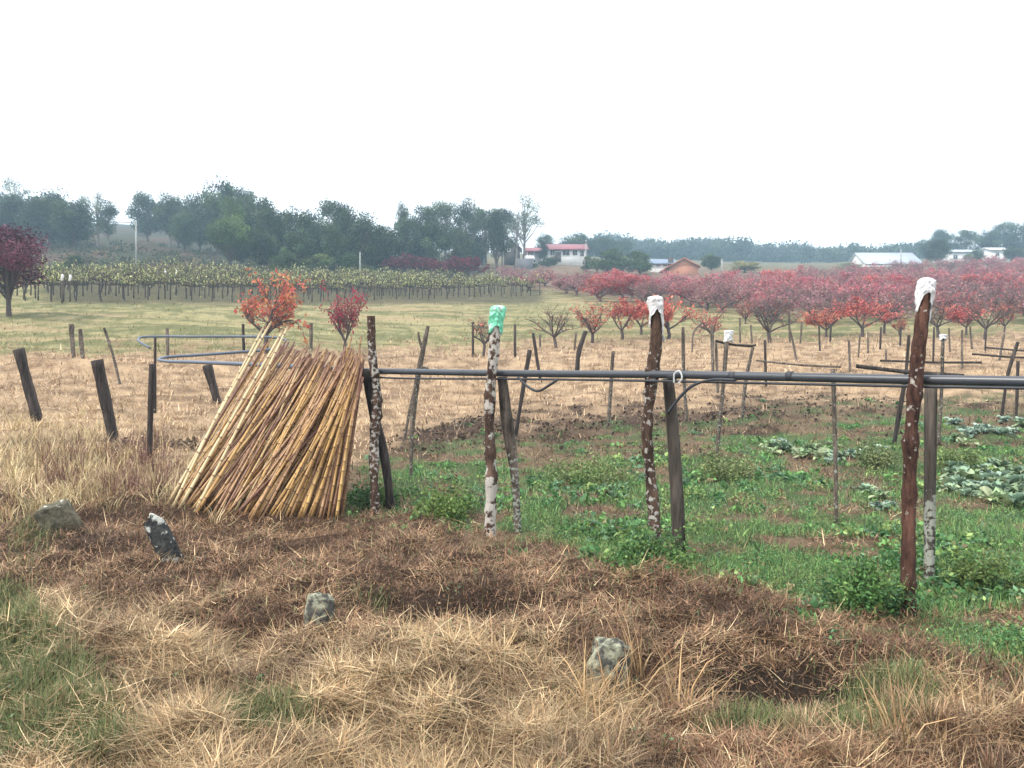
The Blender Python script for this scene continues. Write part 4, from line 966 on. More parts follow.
# ------------------------------------------------------------------ orchard trees
def peach(seed, dens, cols, h=2.4, spread=1.25, leaf=0.12, low=False, trunk_m='twig', name='peach_tree', twiglen=0.6):
    def make():
        rg = np.random.default_rng(seed); w_ = MB(); lf = MB(); T = []
        base_h = h * (rg.uniform(0.08, 0.14) if low else rg.uniform(0.16, 0.24))
        def limb_(p, dr, L, r, lev):
            pts = [p]; d = dr.copy(); ns = 4 if lev < 3 else 3
            for i in range(ns):
                d = d + rg.normal(0, 0.17, 3); d[2] += 0.05; d /= np.linalg.norm(d); pts.append(pts[-1] + d * L / ns)
            w_.tube(pts, np.linspace(r, r * 0.5, ns + 1), 6 if lev < 2 else 3, None, False)
            if lev >= 2: T.append((pts[1], pts[-1]))
            if lev == 3: return
            for i in range((0, 5, 5)[lev]):
                t = rg.uniform(0.3, 1.0); q = pts[min(ns, max(1, int(round(t * ns))))]
                a = rg.uniform(0, 6.283); el = rg.uniform(-0.25, 0.8)
                nd_ = d * 0.55 + np.array([math.cos(a), math.sin(a), el]) * (0.75, 0.8, 0.9)[lev]; nd_ /= np.linalg.norm(nd_)
                limb_(q, nd_, h * ((0, 0.30, 0.23)[lev]) * rg.uniform(0.6, 1.2), r * 0.42, lev + 1)
        tr = [np.array([0, 0, -0.1]), np.array([rg.normal(0, .03), rg.normal(0, .03), base_h])]
        w_.tube([tr[0], (tr[0] + tr[1]) / 2 + rg.normal(0, 0.02, 3), tr[1]], [0.10, 0.08, 0.075], 8, None, False)
        n0 = rg.integers(4, 7); a0 = rg.uniform(0, 6)
        for i in range(n0):
            a = a0 + i * 6.283 / n0 + rg.normal(0, 0.3); out = rg.uniform(0.55, 1.25) * spread / 1.25
            dr = np.array([math.cos(a) * out, math.sin(a) * out, 0.75]); dr /= np.linalg.norm(dr)
            limb_(tr[1], dr, h * rg.uniform(0.36, 0.5), 0.05, 1)
        T2 = T; side = rg.normal(0, 1, 3)
        ps = []
        for a, b in T2:
            w = dens * 0.42 * max(0.05, 1 + 1.3 * perlin(np.array([b[0] * 0.9 + seed * 3]), np.array([b[2] * 0.9 + b[1] * 0.5]))[0] * 1.6) * rg.uniform(0.4, 1.6)
            k = rg.poisson(w); t = rg.uniform(0.1, 1.05, k)[:, None]
            ps.append(a * (1 - t) + b * t + rg.normal(0, 0.07, (k, 3)))
        root = empty(name)
        w_.build('trunk', M[trunk_m], root, smooth=True)
        P = np.concatenate(ps) if ps else np.zeros((0, 3))
        if len(P):
            n = len(P); ck = np.array(cols)[(rg.integers(0, len(cols), n))] * np.exp(rg.normal(0, 0.2, n))[:, None]
            cl = 1 + 0.35 * perlin(P[:, 0] * 1.6 + seed, P[:, 2] * 1.6 + P[:, 1])
            leaves(lf, P, rg.uniform(0.7, 1.3, n) * leaf, ck * cl[:, None], 0.0, 0.5, rg)
            lf.build('crown', M['red'], root)
        return tag(root, 'x', 'tree')
    return Kind(make)
REDC = [(0.56, 0.11, 0.10), (0.64, 0.19, 0.15), (0.46, 0.08, 0.09), (0.68, 0.28, 0.2)]
PINK = [(0.55, 0.15, 0.18), (0.62, 0.24, 0.24), (0.45, 0.11, 0.15), (0.52, 0.26, 0.25)]
MAUV = [(0.42, 0.18, 0.21), (0.46, 0.26, 0.25), (0.33, 0.15, 0.18), (0.36, 0.24, 0.19)]
ORNG = [(0.55, 0.2, 0.09), (0.45, 0.16, 0.1), (0.5, 0.27, 0.12)]
# near trees of the first row, each its own
def one(kind, label, px, py, hpx, h0, d=None, wx=1.0, rz=None):
    if d is None: d = float(depth_at(px, py))
    s = hpx / F * d / h0
    return kind.put(at(px, d), rnd.uniform(0, 6.28) if rz is None else rz, (s * wx, s * wx, s), label, 'young fruit trees in the front rows')
kRed = [peach(s, 26, REDC, leaf=0.13) for s in (1, 2)]
kHalf = [peach(s, 7, REDC, leaf=0.13) for s in (3, 4)]
kBare = [peach(s, 1.0, REDC + ORNG, leaf=0.12) for s in (5, 6)]
kOr = peach(7, 15, ORNG + REDC[:2], leaf=0.13)
one(kOr, 'orange-red small tree directly behind the top of the bamboo pile', 266, 350, 92, 2.4, 29, 0.78)
one(peach(8, 24, [(0.42, 0.06, 0.09), (0.5, 0.1, 0.11)], spread=0.7, leaf=0.12), 'slender crimson tree behind the right end of the bamboo pile', 345, 352, 72, 2.4, 29, 0.66)
one(kBare[0], 'leafless twiggy bush left of the green bag', 484, 357, 54, 2.4, 33, 0.8)
one(kBare[1], 'nearly bare tree with a few pink leaves right of the green bag', 556, 347, 52, 2.4, None, 0.9)
one(kHalf[0], 'half-bare pink tree left of the round red trees', 592, 343, 50, 2.4, None, 0.95)
one(kRed[0], 'round coral red tree right of the half-bare pink tree', 622, 340, 46, 2.4, None, 1.0)
one(kRed[1], 'densest coral red tree behind the white bag of the middle post', 668, 344, 54, 2.4, 42, 1.0)
one(kRed[0], 'coral red tree left of the white bag of the middle post', 641, 334, 38, 2.4, None, 1.0)
one(kHalf[1], 'sparse red tree behind the white-wrapped stake', 712, 346, 46, 2.4, None, 0.8)
one(kHalf[0], 'small red-topped tree alone in the meadow right of the white-wrapped stake', 745, 324, 28, 2.4, None, 0.9)
one(kBare[1], 'open-crowned bare tree in the straw right of the mossy stake', 770, 342, 52, 2.4, None, 1.05)
one(kRed[1], 'bright red low tree left of the wide red tree', 826, 336, 36, 2.4, None, 1.05)
one(kRed[0], 'wide bright red tree left of the thickest post', 862, 337, 44, 2.4, None, 1.15)
one(kHalf[1], 'red tree close behind the wide bright red tree', 884, 334, 40, 2.4, None, 0.9)
one(kBare[0], 'dark bare tree just behind the tip of the thickest post', 938, 338, 44, 2.4, None, 1.0)
one(kRed[1], 'bright red tree between the thickest post and the right edge', 966, 334, 40, 2.4, None, 0.8)
one(kBare[1], 'tall grey bare tree near the right edge', 985, 340, 52, 2.4, None, 0.9)
one(kHalf[0], 'small bright red tree near the right edge', 1004, 333, 36, 2.4, None, 0.7)
one(kOr, 'small orange shrub left of the thickest post', 899, 335, 20, 2.4, None, 0.8)
# dense orchard behind
kD = [peach(21, 12, PINK, leaf=0.16, spread=1.45, low=True, trunk_m='mauve'), peach(22, 16, PINK, leaf=0.16, spread=1.45, low=True, trunk_m='mauve'), peach(23, 8, MAUV, leaf=0.15, spread=1.45, low=True, trunk_m='mauve'), peach(24, 12, MAUV + PINK[:1], leaf=0.16, spread=1.45, low=True, trunk_m='mauve'), peach(25, 4, PINK, leaf=0.15, spread=1.45, low=True, trunk_m='mauve'), peach(26, 18, REDC[:3] + PINK, leaf=0.16, spread=1.45, low=True, trunk_m='mauve'), peach(27, 2.5, MAUV, leaf=0.14, spread=1.45, low=True, trunk_m='mauve')]
cnt = 0
rows = []
d = 53.0
while d < 176:
    rows.append(d); d *= 1.055 if d < 95 else 1.075
for ri, d in enumerate(rows):
    pxl = np.interp(d, [53, 58, 64, 75, 90, 105, 120, 150], [770, 740, 690, 590, 545, 490, 480, 470]); step = np.interp(d, [53, 90, 150], [4.0, 4.1, 5.0]) / d * F
    px = pxl + rnd.uniform(0, step)
    while px < 1070:
        if cnt >= 298: break
        c = px + rnd.gauss(0, step * 0.1); dd = d * (1 + rnd.gauss(0, 0.008))
        p = at(c, dd); s = rnd.uniform(1.0, 1.3) * np.interp(d, [53, 64, 80], [1.0, 1.12, 1.25]); sz_ = 0.86 if c < 720 and d > 85 else 1.0
        tone = float(fbm(np.array([p.x * 0.035 + 4]), np.array([p.y * 0.03]), 2)[0])
        if d > np.interp(c, [470, 520, 600, 750, 800, 860, 930], [130, 118, 107, 106, 126, 138, 176]): px += step; continue
        if d < 66: kd = rnd.choices(kD, (1.5, 1, 5, 3, 4, 1.5, 6))[0]
        elif c < 640 : kd = rnd.choices(kD, (1, 1, 5, 4, 1.5, 0.5, 5))[0]
        else: kd = rnd.choices(kD, (3, 4 + 6 * max(0, tone), 3, 3, 2, 1 + 3 * max(0, tone), 2 + 5 * max(0, -tone)))[0]
        band = 'front row of the dense orchard below the sheds' if d < 70 else ('middle rows of the dense orchard' if d < 105 else 'far rows of the dense orchard')
        side = ' below the white house' if c < 640 else (' below the distant treeline' if c < 850 else ' on the right slope')
        kd.put(p, rnd.uniform(0, 6.28), (s * 1.3, s * 1.3, s * sz_), 'pinkish autumn fruit tree in the ' + (band.replace(' below the sheds', '') + side), 'fruit trees, ' + band.replace(' below the sheds', '') + side)
        cnt += 1; px += step
ORCH = cnt

# dark red hedge of shrubs below the wood
kS = peach(31, 22, [(0.2, 0.035, 0.06), (0.28, 0.05, 0.08), (0.14, 0.04, 0.055)], h=2.2, spread=1.6, leaf=0.22)
for i in range(13):
    px = 388 + i * 7.2 + rnd.uniform(-2, 2); d = 112 + rnd.uniform(-3, 3); s = rnd.uniform(1.1, 1.5)
    kS.put(at(px, d), rnd.uniform(0, 6), (s * 1.1, s * 1.1, s), 'dark crimson shrub in the hedge below the wood', 'crimson shrubs below the wood')
# big purple tree on the left
# ------------------------------------------------------------------ vineyard
def vine(seed):
    def make():
        rg = np.random.default_rng(seed); w_ = MB(); lf = MB(); P = []
        w_.tube([(0, 0, -0.1), (rg.normal(0, .04), 0, 0.5), (rg.normal(0, .05), 0, 1.0)], [0.05, 0.045, 0.04], 6, None, False)
        for sg in (-1, 1):
            w_.tube([(0, 0, 1.0), (sg * 0.4, rg.normal(0, .04), 1.06), (sg * 0.85, rg.normal(0, .04), 1.04)], [0.035, 0.03, 0.02], 5, None, False)
            for i in range(9):
                b = np.array([sg * rg.uniform(0.05, 0.85), 0, 1.04]); t = b + np.array([rg.normal(0, .12), rg.normal(0, .2), rg.uniform(0.35, 0.9)])
                w_.tube([b, (b + t) / 2 + rg.normal(0, .04, 3), t], [0.014, 0.012, 0.006], 4, None, False)
                k = rg.integers(2, 13) if seed % 3 else rg.integers(1, 7); u = rg.uniform(0.1, 1.1, k)[:, None] ** 0.6; P.append(b * (1 - u) + t * u + rg.normal(0, .09, (k, 3)))
        root = empty('grape_vine'); w_.build('trunk', M['vinewood'], root, smooth=True)
        P = np.concatenate(P); n = len(P)
        cols = np.array([(0.34, 0.37, 0.13), (0.52, 0.52, 0.24), (0.18, 0.20, 0.08), (0.6, 0.56, 0.3), (0.12, 0.09, 0.06)])
        leaves(lf, P, rg.uniform(0.09, 0.19, n), cols[rg.integers(0, 5, n)] * np.exp(rg.normal(0, .25, n))[:, None], 0.2, 0.8, rg)
        lf.build('crown', M['leaf'], root); return tag(root, 'x', 'grape vine')
    return Kind(make)
kV = [vine(i) for i in range(6)]
def tpost():
    m = MB(); m.tube([(0, 0, -.1), (0.01, 0, 1.0), (0, 0, 1.95)], [0.055, 0.05, 0.05], 6, (0.35, 0, 0)); return tag(m.build('vineyard_post', M['stake'], smooth=True), 'x', 'post')
kT = Kind(tpost)
def capw():
    rg = np.random.default_rng(2); m = MB(); z = np.linspace(0.15, -0.5, 6); m.tube([(0.03 * math.sin(i), 0, a) for i, a in enumerate(z)], [0.05, 0.1, 0.1, 0.09, 0.1, 0.05], 8, None, True, 0.18, rg)
    return tag(m.build('plastic_bag', M['bagw'], smooth=True), 'x', 'plastic bag')
kW = Kind(capw); nv = 0
va, vb = at(55, 52), at(545, 88); rd = (vb - va); rd.z = 0; Lr = rd.length; rd /= Lr; nrm = Vector((-rd.y, rd.x, 0)); rz = math.atan2(rd.y, rd.x)
bags = 0
for r in range(8):
    t = -1.0 + rnd.uniform(0, 1); k = 0
    while t < Lr + (0 if r < 4 else -4):
        x_, y_ = va.x + rd.x * t + nrm.x * r * 2.9, va.y + rd.y * t + nrm.y * r * 2.9
        p = Vector((x_, y_, g1(x_, y_)))
        kV[rnd.randrange(6)].put(p, rz + rnd.choice((0, math.pi)) + rnd.gauss(0, 0.06), (1, 1, rnd.uniform(0.85, 1.3)), 'trained grape vine with yellowing leaves in row %s of the vineyard' % ('nearest the meadow' if r == 0 else 'behind the front row'), 'grape vines, ' + ('front row' if r == 0 else 'rows behind')); nv += 1
        if k % 4 == 0:
            q = Vector((x_ + rd.x * 0.75, y_ + rd.y * 0.75, 0)); q.z = g1(q.x, q.y)
            kT.put(q, 0, (1, 1, rnd.uniform(1.0, 1.2)), 'grey vineyard post standing among the vines, ' + ('front row' if r == 0 else 'rows behind'), 'vineyard posts, ' + ('front row' if r == 0 else 'rows behind'))
        t += 1.55 * rnd.uniform(0.93, 1.07); k += 1
print('vines', nv)
for (px, d, z, lb) in [(62, 50, 1.75, 'white plastic bag on the vineyard post nearest the purple tree'), (70, 52, 1.7, 'white plastic bag on the second vineyard post from the purple tree'), (165, 64, 1.95, 'left one of two white bags on top of the vineyard'), (176, 65, 1.95, 'right one of two white bags on top of the vineyard')]:
    p = at(px, d); post_o = kT.put(p.copy(), 0, (1, 1, 1.0), 'bag-topped vineyard post by the ' + lb.split(' bag', 1)[-1][:0] + ('purple tree' if px < 100 else 'middle of the vineyard') + (', left one' if px in (62, 165) else ', right one'))
    p.z += z; kW.put(p, 0, (0.85, 0.85, 0.7), lb)

# ------------------------------------------------------------------ forest trees
def crown_tree(seed, cols, shape, nclump, nleaf, leaf, trunk='twig', name='tree', open_=0.0, th=0.3):
    """unit tree: 1 high, crown about 1 wide"""
    def make():
        rg = np.random.default_rng(seed); w_ = MB(); lf = MB()
        cen = []
        for i in range(nclump):
            for _ in range(50):
                u = rg.uniform(-1, 1, 3)
                if np.linalg.norm(u) < 1 and np.linalg.norm(u) > 0.25: break
            c = np.array([u[0] * shape[0], u[1] * shape[0], th + (1 - th) * 0.5 + u[2] * (1 - th) * 0.42])
            if shape[1]: c[:2] *= 1 - shape[1] * max(0, (c[2] - th) / (1 - th))
            cen.append(c)
        cen = np.array(cen)
        w_.tube([(0, 0, -0.03), (rg.normal(0, .01), rg.normal(0, .01), th * 0.6), (rg.normal(0, .03), rg.normal(0, .03), 0.55), (rg.normal(0, .04), rg.normal(0, .04), 0.85)], [0.028, 0.022, 0.015, 0.006], 7, None, False)
        for c in cen:
            zb = rg.uniform(th * 0.6, max(th, c[2] - 0.12)); b = np.array([0, 0, zb]); mid = (b + c) / 2 + np.array([0, 0, -0.02])
            w_.tube([b, mid, c], [0.011, 0.008, 0.003], 5, None, False)
        per = nleaf // nclump
        for c in cen:
            r = rg.uniform(0.11, 0.19) * (1 - open_ * 0.35); k = int(per * rg.uniform(0.6, 1.4))
            u = rg.normal(0, 1, (k, 3)); u /= np.linalg.norm(u, axis=1)[:, None]; rr = rg.uniform(0, 1, k) ** 0.4 * (1 + rg.normal(0, 0.09, k))
            P = c + u * rr[:, None] * np.array([r * 1.15, r * 1.15, r * 0.85])
            base = np.array(cols[rg.integers(len(cols))]) * math.exp(rg.normal(0, 0.36))
            leaves(lf, P, rg.uniform(0.6, 1.4, k) * leaf, base[None] * np.exp(rg.normal(0, 0.25, k))[:, None], 0.1, 0.6, rg)
        root = empty(name); w_.build('trunk', M[trunk], root, smooth=True); lf.build('crown', M['leaf'], root)
        return tag(root, 'x', 'tree')
    return Kind(make)
DG = [(0.045, 0.072, 0.035), (0.065, 0.098, 0.045), (0.033, 0.052, 0.035), (0.085, 0.115, 0.05)]
MG = [(0.09, 0.135, 0.045), (0.12, 0.165, 0.055), (0.07, 0.11, 0.045)]
GG = [(0.10, 0.13, 0.075), (0.13, 0.155, 0.09), (0.075, 0.1, 0.06)]
kB = [crown_tree(41 + i, DG, (0.38, 0.2), 32, 9000, 0.034, th=0.10) for i in range(4)]
kM = [crown_tree(51 + i, MG, (0.36, 0.25), 28, 8500, 0.032, th=0.1) for i in range(2)]
kE = [crown_tree(61 + i, DG + GG[:1], (0.30, 0.1), 22, 6000, 0.028, 'gumbark', 'eucalyptus_tree', 0.7, 0.25) for i in range(3)]
kO = [crown_tree(71 + i, GG, (0.34, 0.0), 15, 1900, 0.022, 'gumbark', 'eucalyptus_tree', 1.0, 0.35) for i in range(2)]
kU = [crown_tree(81 + i, MG + DG[:1], (0.40, 0.35), 22, 5500, 0.05, 'twig', 'shrub', 0, 0.02) for i in range(2)]
kY = crown_tree(91, [(0.22, 0.22, 0.08), (0.28, 0.26, 0.1)], (0.42, 0.3), 20, 4000, 0.05, 'twig', 'shrub', 0, 0.02)
kC = crown_tree(95, [(0.03, 0.045, 0.028), (0.04, 0.055, 0.035)], (0.34, 0.85), 28, 6000, 0.03, 'twig', 'conifer_tree', 0, 0.08)
kP = crown_tree(33, [(0.115, 0.032, 0.055), (0.16, 0.045, 0.07), (0.08, 0.026, 0.042), (0.21, 0.075, 0.10)], (0.42, 0.3), 36, 12000, 0.026, 'twig', 'plum_tree', 0, 0.22)
PP = at(9, 40)
kP.put(PP, 0.6, (5.1, 5.1, (HORY - 222) / F * 40 + EYE - PP.z), 'large dark purple-leaved tree at the left edge')
def tree(kind, px, top, d, wpx, label, group=None):
    p = at(px, d); hh = (HORY - top) / F * d + EYE - p.z; ww = wpx / F * d
    return kind.put(p, rnd.uniform(0, 6.28), (ww, ww, max(hh, 1.0)), label, group)
LA = 'dark broadleaf tree in the wood on the left hilltop'; LB = 'dark blue-green tree in the tall wood above the vineyard'; LC = 'grey green tree in the hazy wood left of the house'
T = [
 (kB[0], 22, 196, 138, 62, LA), (kB[1], 50, 188, 132, 60, LA), (kB[2], 74, 196, 128, 50, LA), (kE[0], 4, 190, 150, 60, LA), (kB[3], -30, 190, 140, 80, LA), (kB[1], 62, 206, 140, 44, LA), (kB[0], 32, 208, 135, 44, LA), (kB[2], -5, 206, 135, 50, LA),
 (kO[0], 15, 176, 150, 44, 'thin open eucalyptus rising above the left hilltop wood'), (kO[1], 98, 182, 140, 48, 'sparse tall eucalyptus standing in the gap right of the left hilltop wood'),
 (kE[1], 108, 204, 140, 34, 'small grey tree under the sparse tall eucalyptus'),
 (kB[0], 148, 191, 160, 46, LB), (kB[3], 178, 197, 150, 50, LB), (kM[1], 184, 205, 140, 42, LB), (kE[2], 170, 194, 150, 50, LB), (kB[1], 218, 177, 140, 56, LB), (kB[2], 200, 190, 145, 44, LB), (kE[0], 240, 183, 128, 56, LB),
 (kM[0], 229, 193, 104, 50, 'brighter green leafy tree standing in front of the dark wood'),
 (kB[2], 258, 191, 122, 58, LB), (kB[0], 275, 205, 112, 50, LB), (kB[3], 292, 206, 118, 52, LB), (kB[1], 314, 208, 112, 56, LB), (kE[1], 336, 196, 120, 52, LB), (kB[2], 350, 203, 116, 56, LB), (kB[0], 334, 222, 104, 44, LB), (kB[1], 298, 228, 102, 46, LB), (kB[3], 368, 214, 112, 56, LB),
 (kB[2], 384, 222, 118, 46, LB), (kB[1], 262, 222, 104, 40, LB), (kU[0], 280, 250, 98, 44, LB), (kU[1], 318, 254, 97, 44, LB), (kU[0], 356, 252, 100, 40, LB), (kB[0], 240, 212, 112, 46, LB),
 (kE[2], 403, 202, 135, 26, 'narrow spire-like tree in the middle of the wood'),
 (kE[0], 424, 202, 140, 56, LC), (kB[3], 410, 214, 128, 48, LC), (kE[1], 446, 199, 145, 54, LC), (kB[1], 432, 218, 126, 50, LC), (kE[2], 468, 200, 150, 54, LC), (kB[2], 458, 224, 132, 40, LC), (kE[0], 484, 205, 150, 46, LC),
 (kC, 497, 206, 132, 40, 'dark conical tree left of the small gabled houses'), (kE[1], 502, 204, 155, 44, LC), (kB[0], 478, 236, 150, 28, LC),
 (kO[0], 524, 193, 170, 56, 'tall pale open eucalyptus behind the white house'), (kO[1], 516, 202, 165, 46, 'paler open eucalyptus just left of the tallest pale one'),
 (kB[3], 545, 232, 205, 26, 'dark tree behind the red roof of the white house'), (kM[0], 461, 250, 150, 20, 'small light green tree beside the half-hidden red house'),
 (kC, 544, 240, 168, 17, 'small dark conifer in front of the white house porch'), 
 (kB[1], 575, 232, 230, 40, 'broad tree behind the right end of the white house'), (kB[2], 602, 236, 230, 44, 'blue-green tree in the distance right of the white house'), (kB[0], 622, 240, 240, 40, 'blue-green tree farther right behind the clipped round bushes'),
 (kU[0], 606, 247, 142, 42, 'broad clipped bush right of the white house'), (kU[1], 588, 256, 146, 20, 'small hedge bush below the right end of the white house'), (kU[0], 640, 248, 140, 36, 'dome-shaped green bush left of the blue-roofed shed'), (kU[1], 623, 256, 150, 22, 'low bush between the two clipped bushes'),
 (kU[0], 548, 256, 160, 22, 'dark shrub on the bank below the white house porch'), (kU[1], 530, 262, 155, 20, 'low green shrub at the foot of the white house drive'), (kU[0], 470, 262, 150, 18, 'low shrub below the left gabled house'),
 (kU[1], 711, 254, 165, 26, 'round grey green tree right of the orange-roofed house'), (kY, 745, 260, 160, 36, 'low yellow-green dome tree beyond the orchard'), (kY, 848, 263, 185, 32, 'yellow-green dome tree left of the big grey shed'),
 (kB[0], 944, 228, 250, 34, 'leftmost tree behind the pale buildings on the right'), (kB[2], 932, 236, 240, 30, 'small tree at the end of the grey shed'), (kE[0], 965, 228, 245, 36, 'grey tree right of the leftmost one behind the pale buildings'), (kB[1], 986, 230, 240, 40, 'broad dark tree behind the pale greenhouse'), (kE[1], 1004, 221, 240, 40, 'tall tree near the right edge behind the pale buildings'), (kB[3], 1024, 222, 235, 50, 'dark tree cut by the right edge of the picture'), (kB[2], 1060, 222, 240, 60, 'dark tree beyond the right edge'),
 (kB[0], 938, 238, 190, 28, 'dark tree in front of the left end of the pale greenhouse'), (kM[0], 974, 249, 195, 24, 'small green tree in front of the pale greenhouse'), (kB[1], 1014, 245, 195, 28, 'dark tree in front of the small white building'),
 (kU[0], 72, 254, 92, 26, 'dark shrub on the slope behind the purple tree'), (kU[1], 58, 262, 84, 20, 'small dark shrub beside the purple tree'),
]
for kd, px, top, d, wpx, lb in T:
    tree(kd, px, top, d, wpx, lb, {LA: 'trees of the left hilltop wood', LB: 'trees of the wood above the vineyard', LC: 'trees of the hazy wood left of the house'}.get(lb))
# the far-off woodland ridge, one mass
mb = MB(); tk = MB()
rg = np.random.default_rng(77)
for i in range(250):
    px = rg.uniform(560, 930); d = rg.uniform(300, 440)
    top = np.interp(px, [560, 590, 640, 660, 710, 760, 800, 830, 850, 870, 900, 930], [240, 236, 241, 244, 241, 245, 248, 254, 248, 249, 254, 254]) + rg.uniform(-3, 9) 
    p = at(px, d); z1 = EYE + (HORY - top) / F * d; hh = max(z1 - p.z, 4); r = rg.uniform(3.5, 6.5)
    base = np.array([(0.045, 0.065, 0.04), (0.06, 0.085, 0.05), (0.08, 0.10, 0.055), (0.05, 0.065, 0.05)][rg.integers(4)])
    for c in range(7):
        cc = np.array([p.x + rg.normal(0, r * 0.5), d + rg.normal(0, r * 0.5), p.z + hh * rg.uniform(0.15, 0.9)]); k_ = 60
        u = rg.normal(0, 1, (k_, 3)); u /= np.linalg.norm(u, axis=1)[:, None]
        leaves(mb, cc + u * (rg.uniform(0.3, 1.1, k_) * r * 0.55)[:, None], rg.uniform(0.7, 1.5, k_), base[None] * np.exp(rg.normal(0, 0.25, k_))[:, None] * math.exp(rg.normal(0, .12)), 0.1, 0.7, rg)
o = mb.build('distant_woodland', M['leaf']); tag(o, 'far-off hazy woodland along the ridge', 'woodland', kind='stuff')
# scrub on the hillside under the wood
mb = MB()
for i in range(420):
    px = rg.uniform(-60, 470); d = rg.uniform(92, 150); p = at(px, d); r = rg.uniform(0.5, 1.6); k_ = 34
    u = rg.normal(0, 1, (k_, 3)); u /= np.linalg.norm(u, axis=1)[:, None]; u[:, 2] = np.abs(u[:, 2])
    base = np.array([(0.05, 0.065, 0.03), (0.11, 0.075, 0.05), (0.08, 0.085, 0.04), (0.24, 0.165, 0.09)][rg.choice(4, p=[.4, .25, .25, .10])])
    leaves(mb, np.array(p) + u * (rg.uniform(0.3, 1, k_) * r)[:, None] * np.array([1.3, 1.3, 0.9]), rg.uniform(0.25, 0.55, k_), base[None] * np.exp(rg.normal(0, 0.25, k_))[:, None], 0.2, 0.6, rg)
o = mb.build('undergrowth', M['leaf']); tag(o, 'scrub and undergrowth on the hillside below the wood', 'undergrowth', kind='stuff')

# ------------------------------------------------------------------ buildings
def gable(m, cx, cy, z0, L, Dp, h, ov=0.3, axis='x', th=0.15):
    """two roof slabs with thickness, ridge along axis"""
    a, b = (L / 2 + ov, Dp / 2 + ov)
    for sg in (-1, 1):
        if axis == 'x':
            lo = [(-a, sg * b, -h * ov / (Dp / 2)), (a, sg * b, -h * ov / (Dp / 2))]; hi = [(a, 0, h), (-a, 0, h)]
        else:
            lo = [(sg * a, -b, -h * ov / (L / 2)), (sg * a, b, -h * ov / (L / 2))]; hi = [(0, b, h), (0, -b, h)]
        V = np.array(lo + hi); V = np.concatenate([V, V + np.array([0, 0, th])]) + np.array([cx, cy, z0])
        m.add(V, [[0, 1, 2, 3], [4, 7, 6, 5], [0, 4, 5, 1], [1, 5, 6, 2], [2, 6, 7, 3], [3, 7, 4, 0]])
def tri_wall(m, cx, cy, z0, half, h, axis, t=0.2):
    if axis == 'y':  # gable wall facing the camera
        V = np.array([(-half, 0, 0), (half, 0, 0), (0, 0, h)]); V = np.concatenate([V, V + np.array([0, t, 0])])
    else:
        V = np.array([(0, -half, 0), (0, half, 0), (0, 0, h)]); V = np.concatenate([V, V + np.array([t, 0, 0])])
    m.add(V + np.array([cx, cy, z0]), [[0, 1, 4, 3], [1, 2, 5, 4], [2, 0, 3, 5]], [[0, 2, 1], [3, 4, 5]])

def window(parent, x, y, z, w_, h_, rows=1):
    fr = MB(); f = 0.1
    for (cx, cz, sx, sz) in ((x, z + h_ / 2, w_ + f, f), (x, z - h_ / 2, w_ + f, f), (x - w_ / 2, z, f, h_ - f), (x + w_ / 2, z, f, h_ - f), (x, z, 0.06, h_ - f)):
        fr.box((cx, y - 0.05, cz), (sx, 0.1, sz))
    fo = fr.build('window', M['trim'], parent)
    g = MB(); g.box((x, y - 0.03, z), (w_ - f, 0.04, h_ - f)); g.build('pane', M['glass'], fo)
    return fo

# main house: white, red hip-like roof
d = 172; p = at(558, d); sc = d / F
h0 = EYE + (HORY - 263) / F * d
hs = empty('white_house', (p.x, d, h0))
m = MB(); X = lambda px: (px - 558) * sc; Zp = lambda py: (263 - py) * sc
wl, wr, eave, ridge = X(547), X(586), Zp(249), Zp(242)
m.box(((wl + wr) / 2, 4, eave / 2 - 0.6), (wr - wl, 8, eave + 1.2)); tri_wall(m, wr - 0.1, 4, eave, 4, ridge - eave - 0.1, 'x'); tri_wall(m, wl - 0.1, 4, eave, 4, ridge - eave - 0.1, 'x')
m.build('wall', M['wall'], hs)
m = MB(); gable(m, (wl + wr) / 2, 4, eave, wr - wl, 8, ridge - eave, 0.6); m.build('roof', M['roofred'], hs)
pl, pr = X(526), X(546)
m = MB(); m.box(((pl + pr) / 2, 5.5, eave / 2 - 0.9), (pr - pl - 1.4, 5, eave + 0.6)); m.build('wing_wall', M['wall'], hs)
m = MB(); gable(m, (pl + pr) / 2, 4.5, eave - 0.3, pr - pl - 0.3, 6.6, 1.1, 0.3); m.build('porch_roof', M['roofred'], hs)
for px in (527.5, 534.5, 542):
    m = MB(); m.tube([(X(px), 1.6, -1.2), (X(px), 1.6, eave - 0.1)], 0.14, 8); m.build('porch_column', M['trim'], hs)
window(hs, X(566), 0, Zp(252.8), 1.5, 1.2); window(hs, X(575), 0, Zp(252.8), 1.0, 1.2); window(hs, X(582), 0, Zp(253.5), 0.8, 1.3); window(hs, X(552.5), 0, Zp(252.8), 1.0, 1.2)
m = MB(); m.box((X(557.5), -0.04, Zp(257) ), (1.5, 0.1, 2.1)); dr = m.build('door', M['darkwood'], hs); m = MB(); m.box((X(557.5) + 0.5, -0.12, Zp(257)), (0.06, 0.06, 0.2)); m.build('handle', M['trim'], dr)
tag(hs, 'white house with red gabled roof and porch on the hill', 'house')

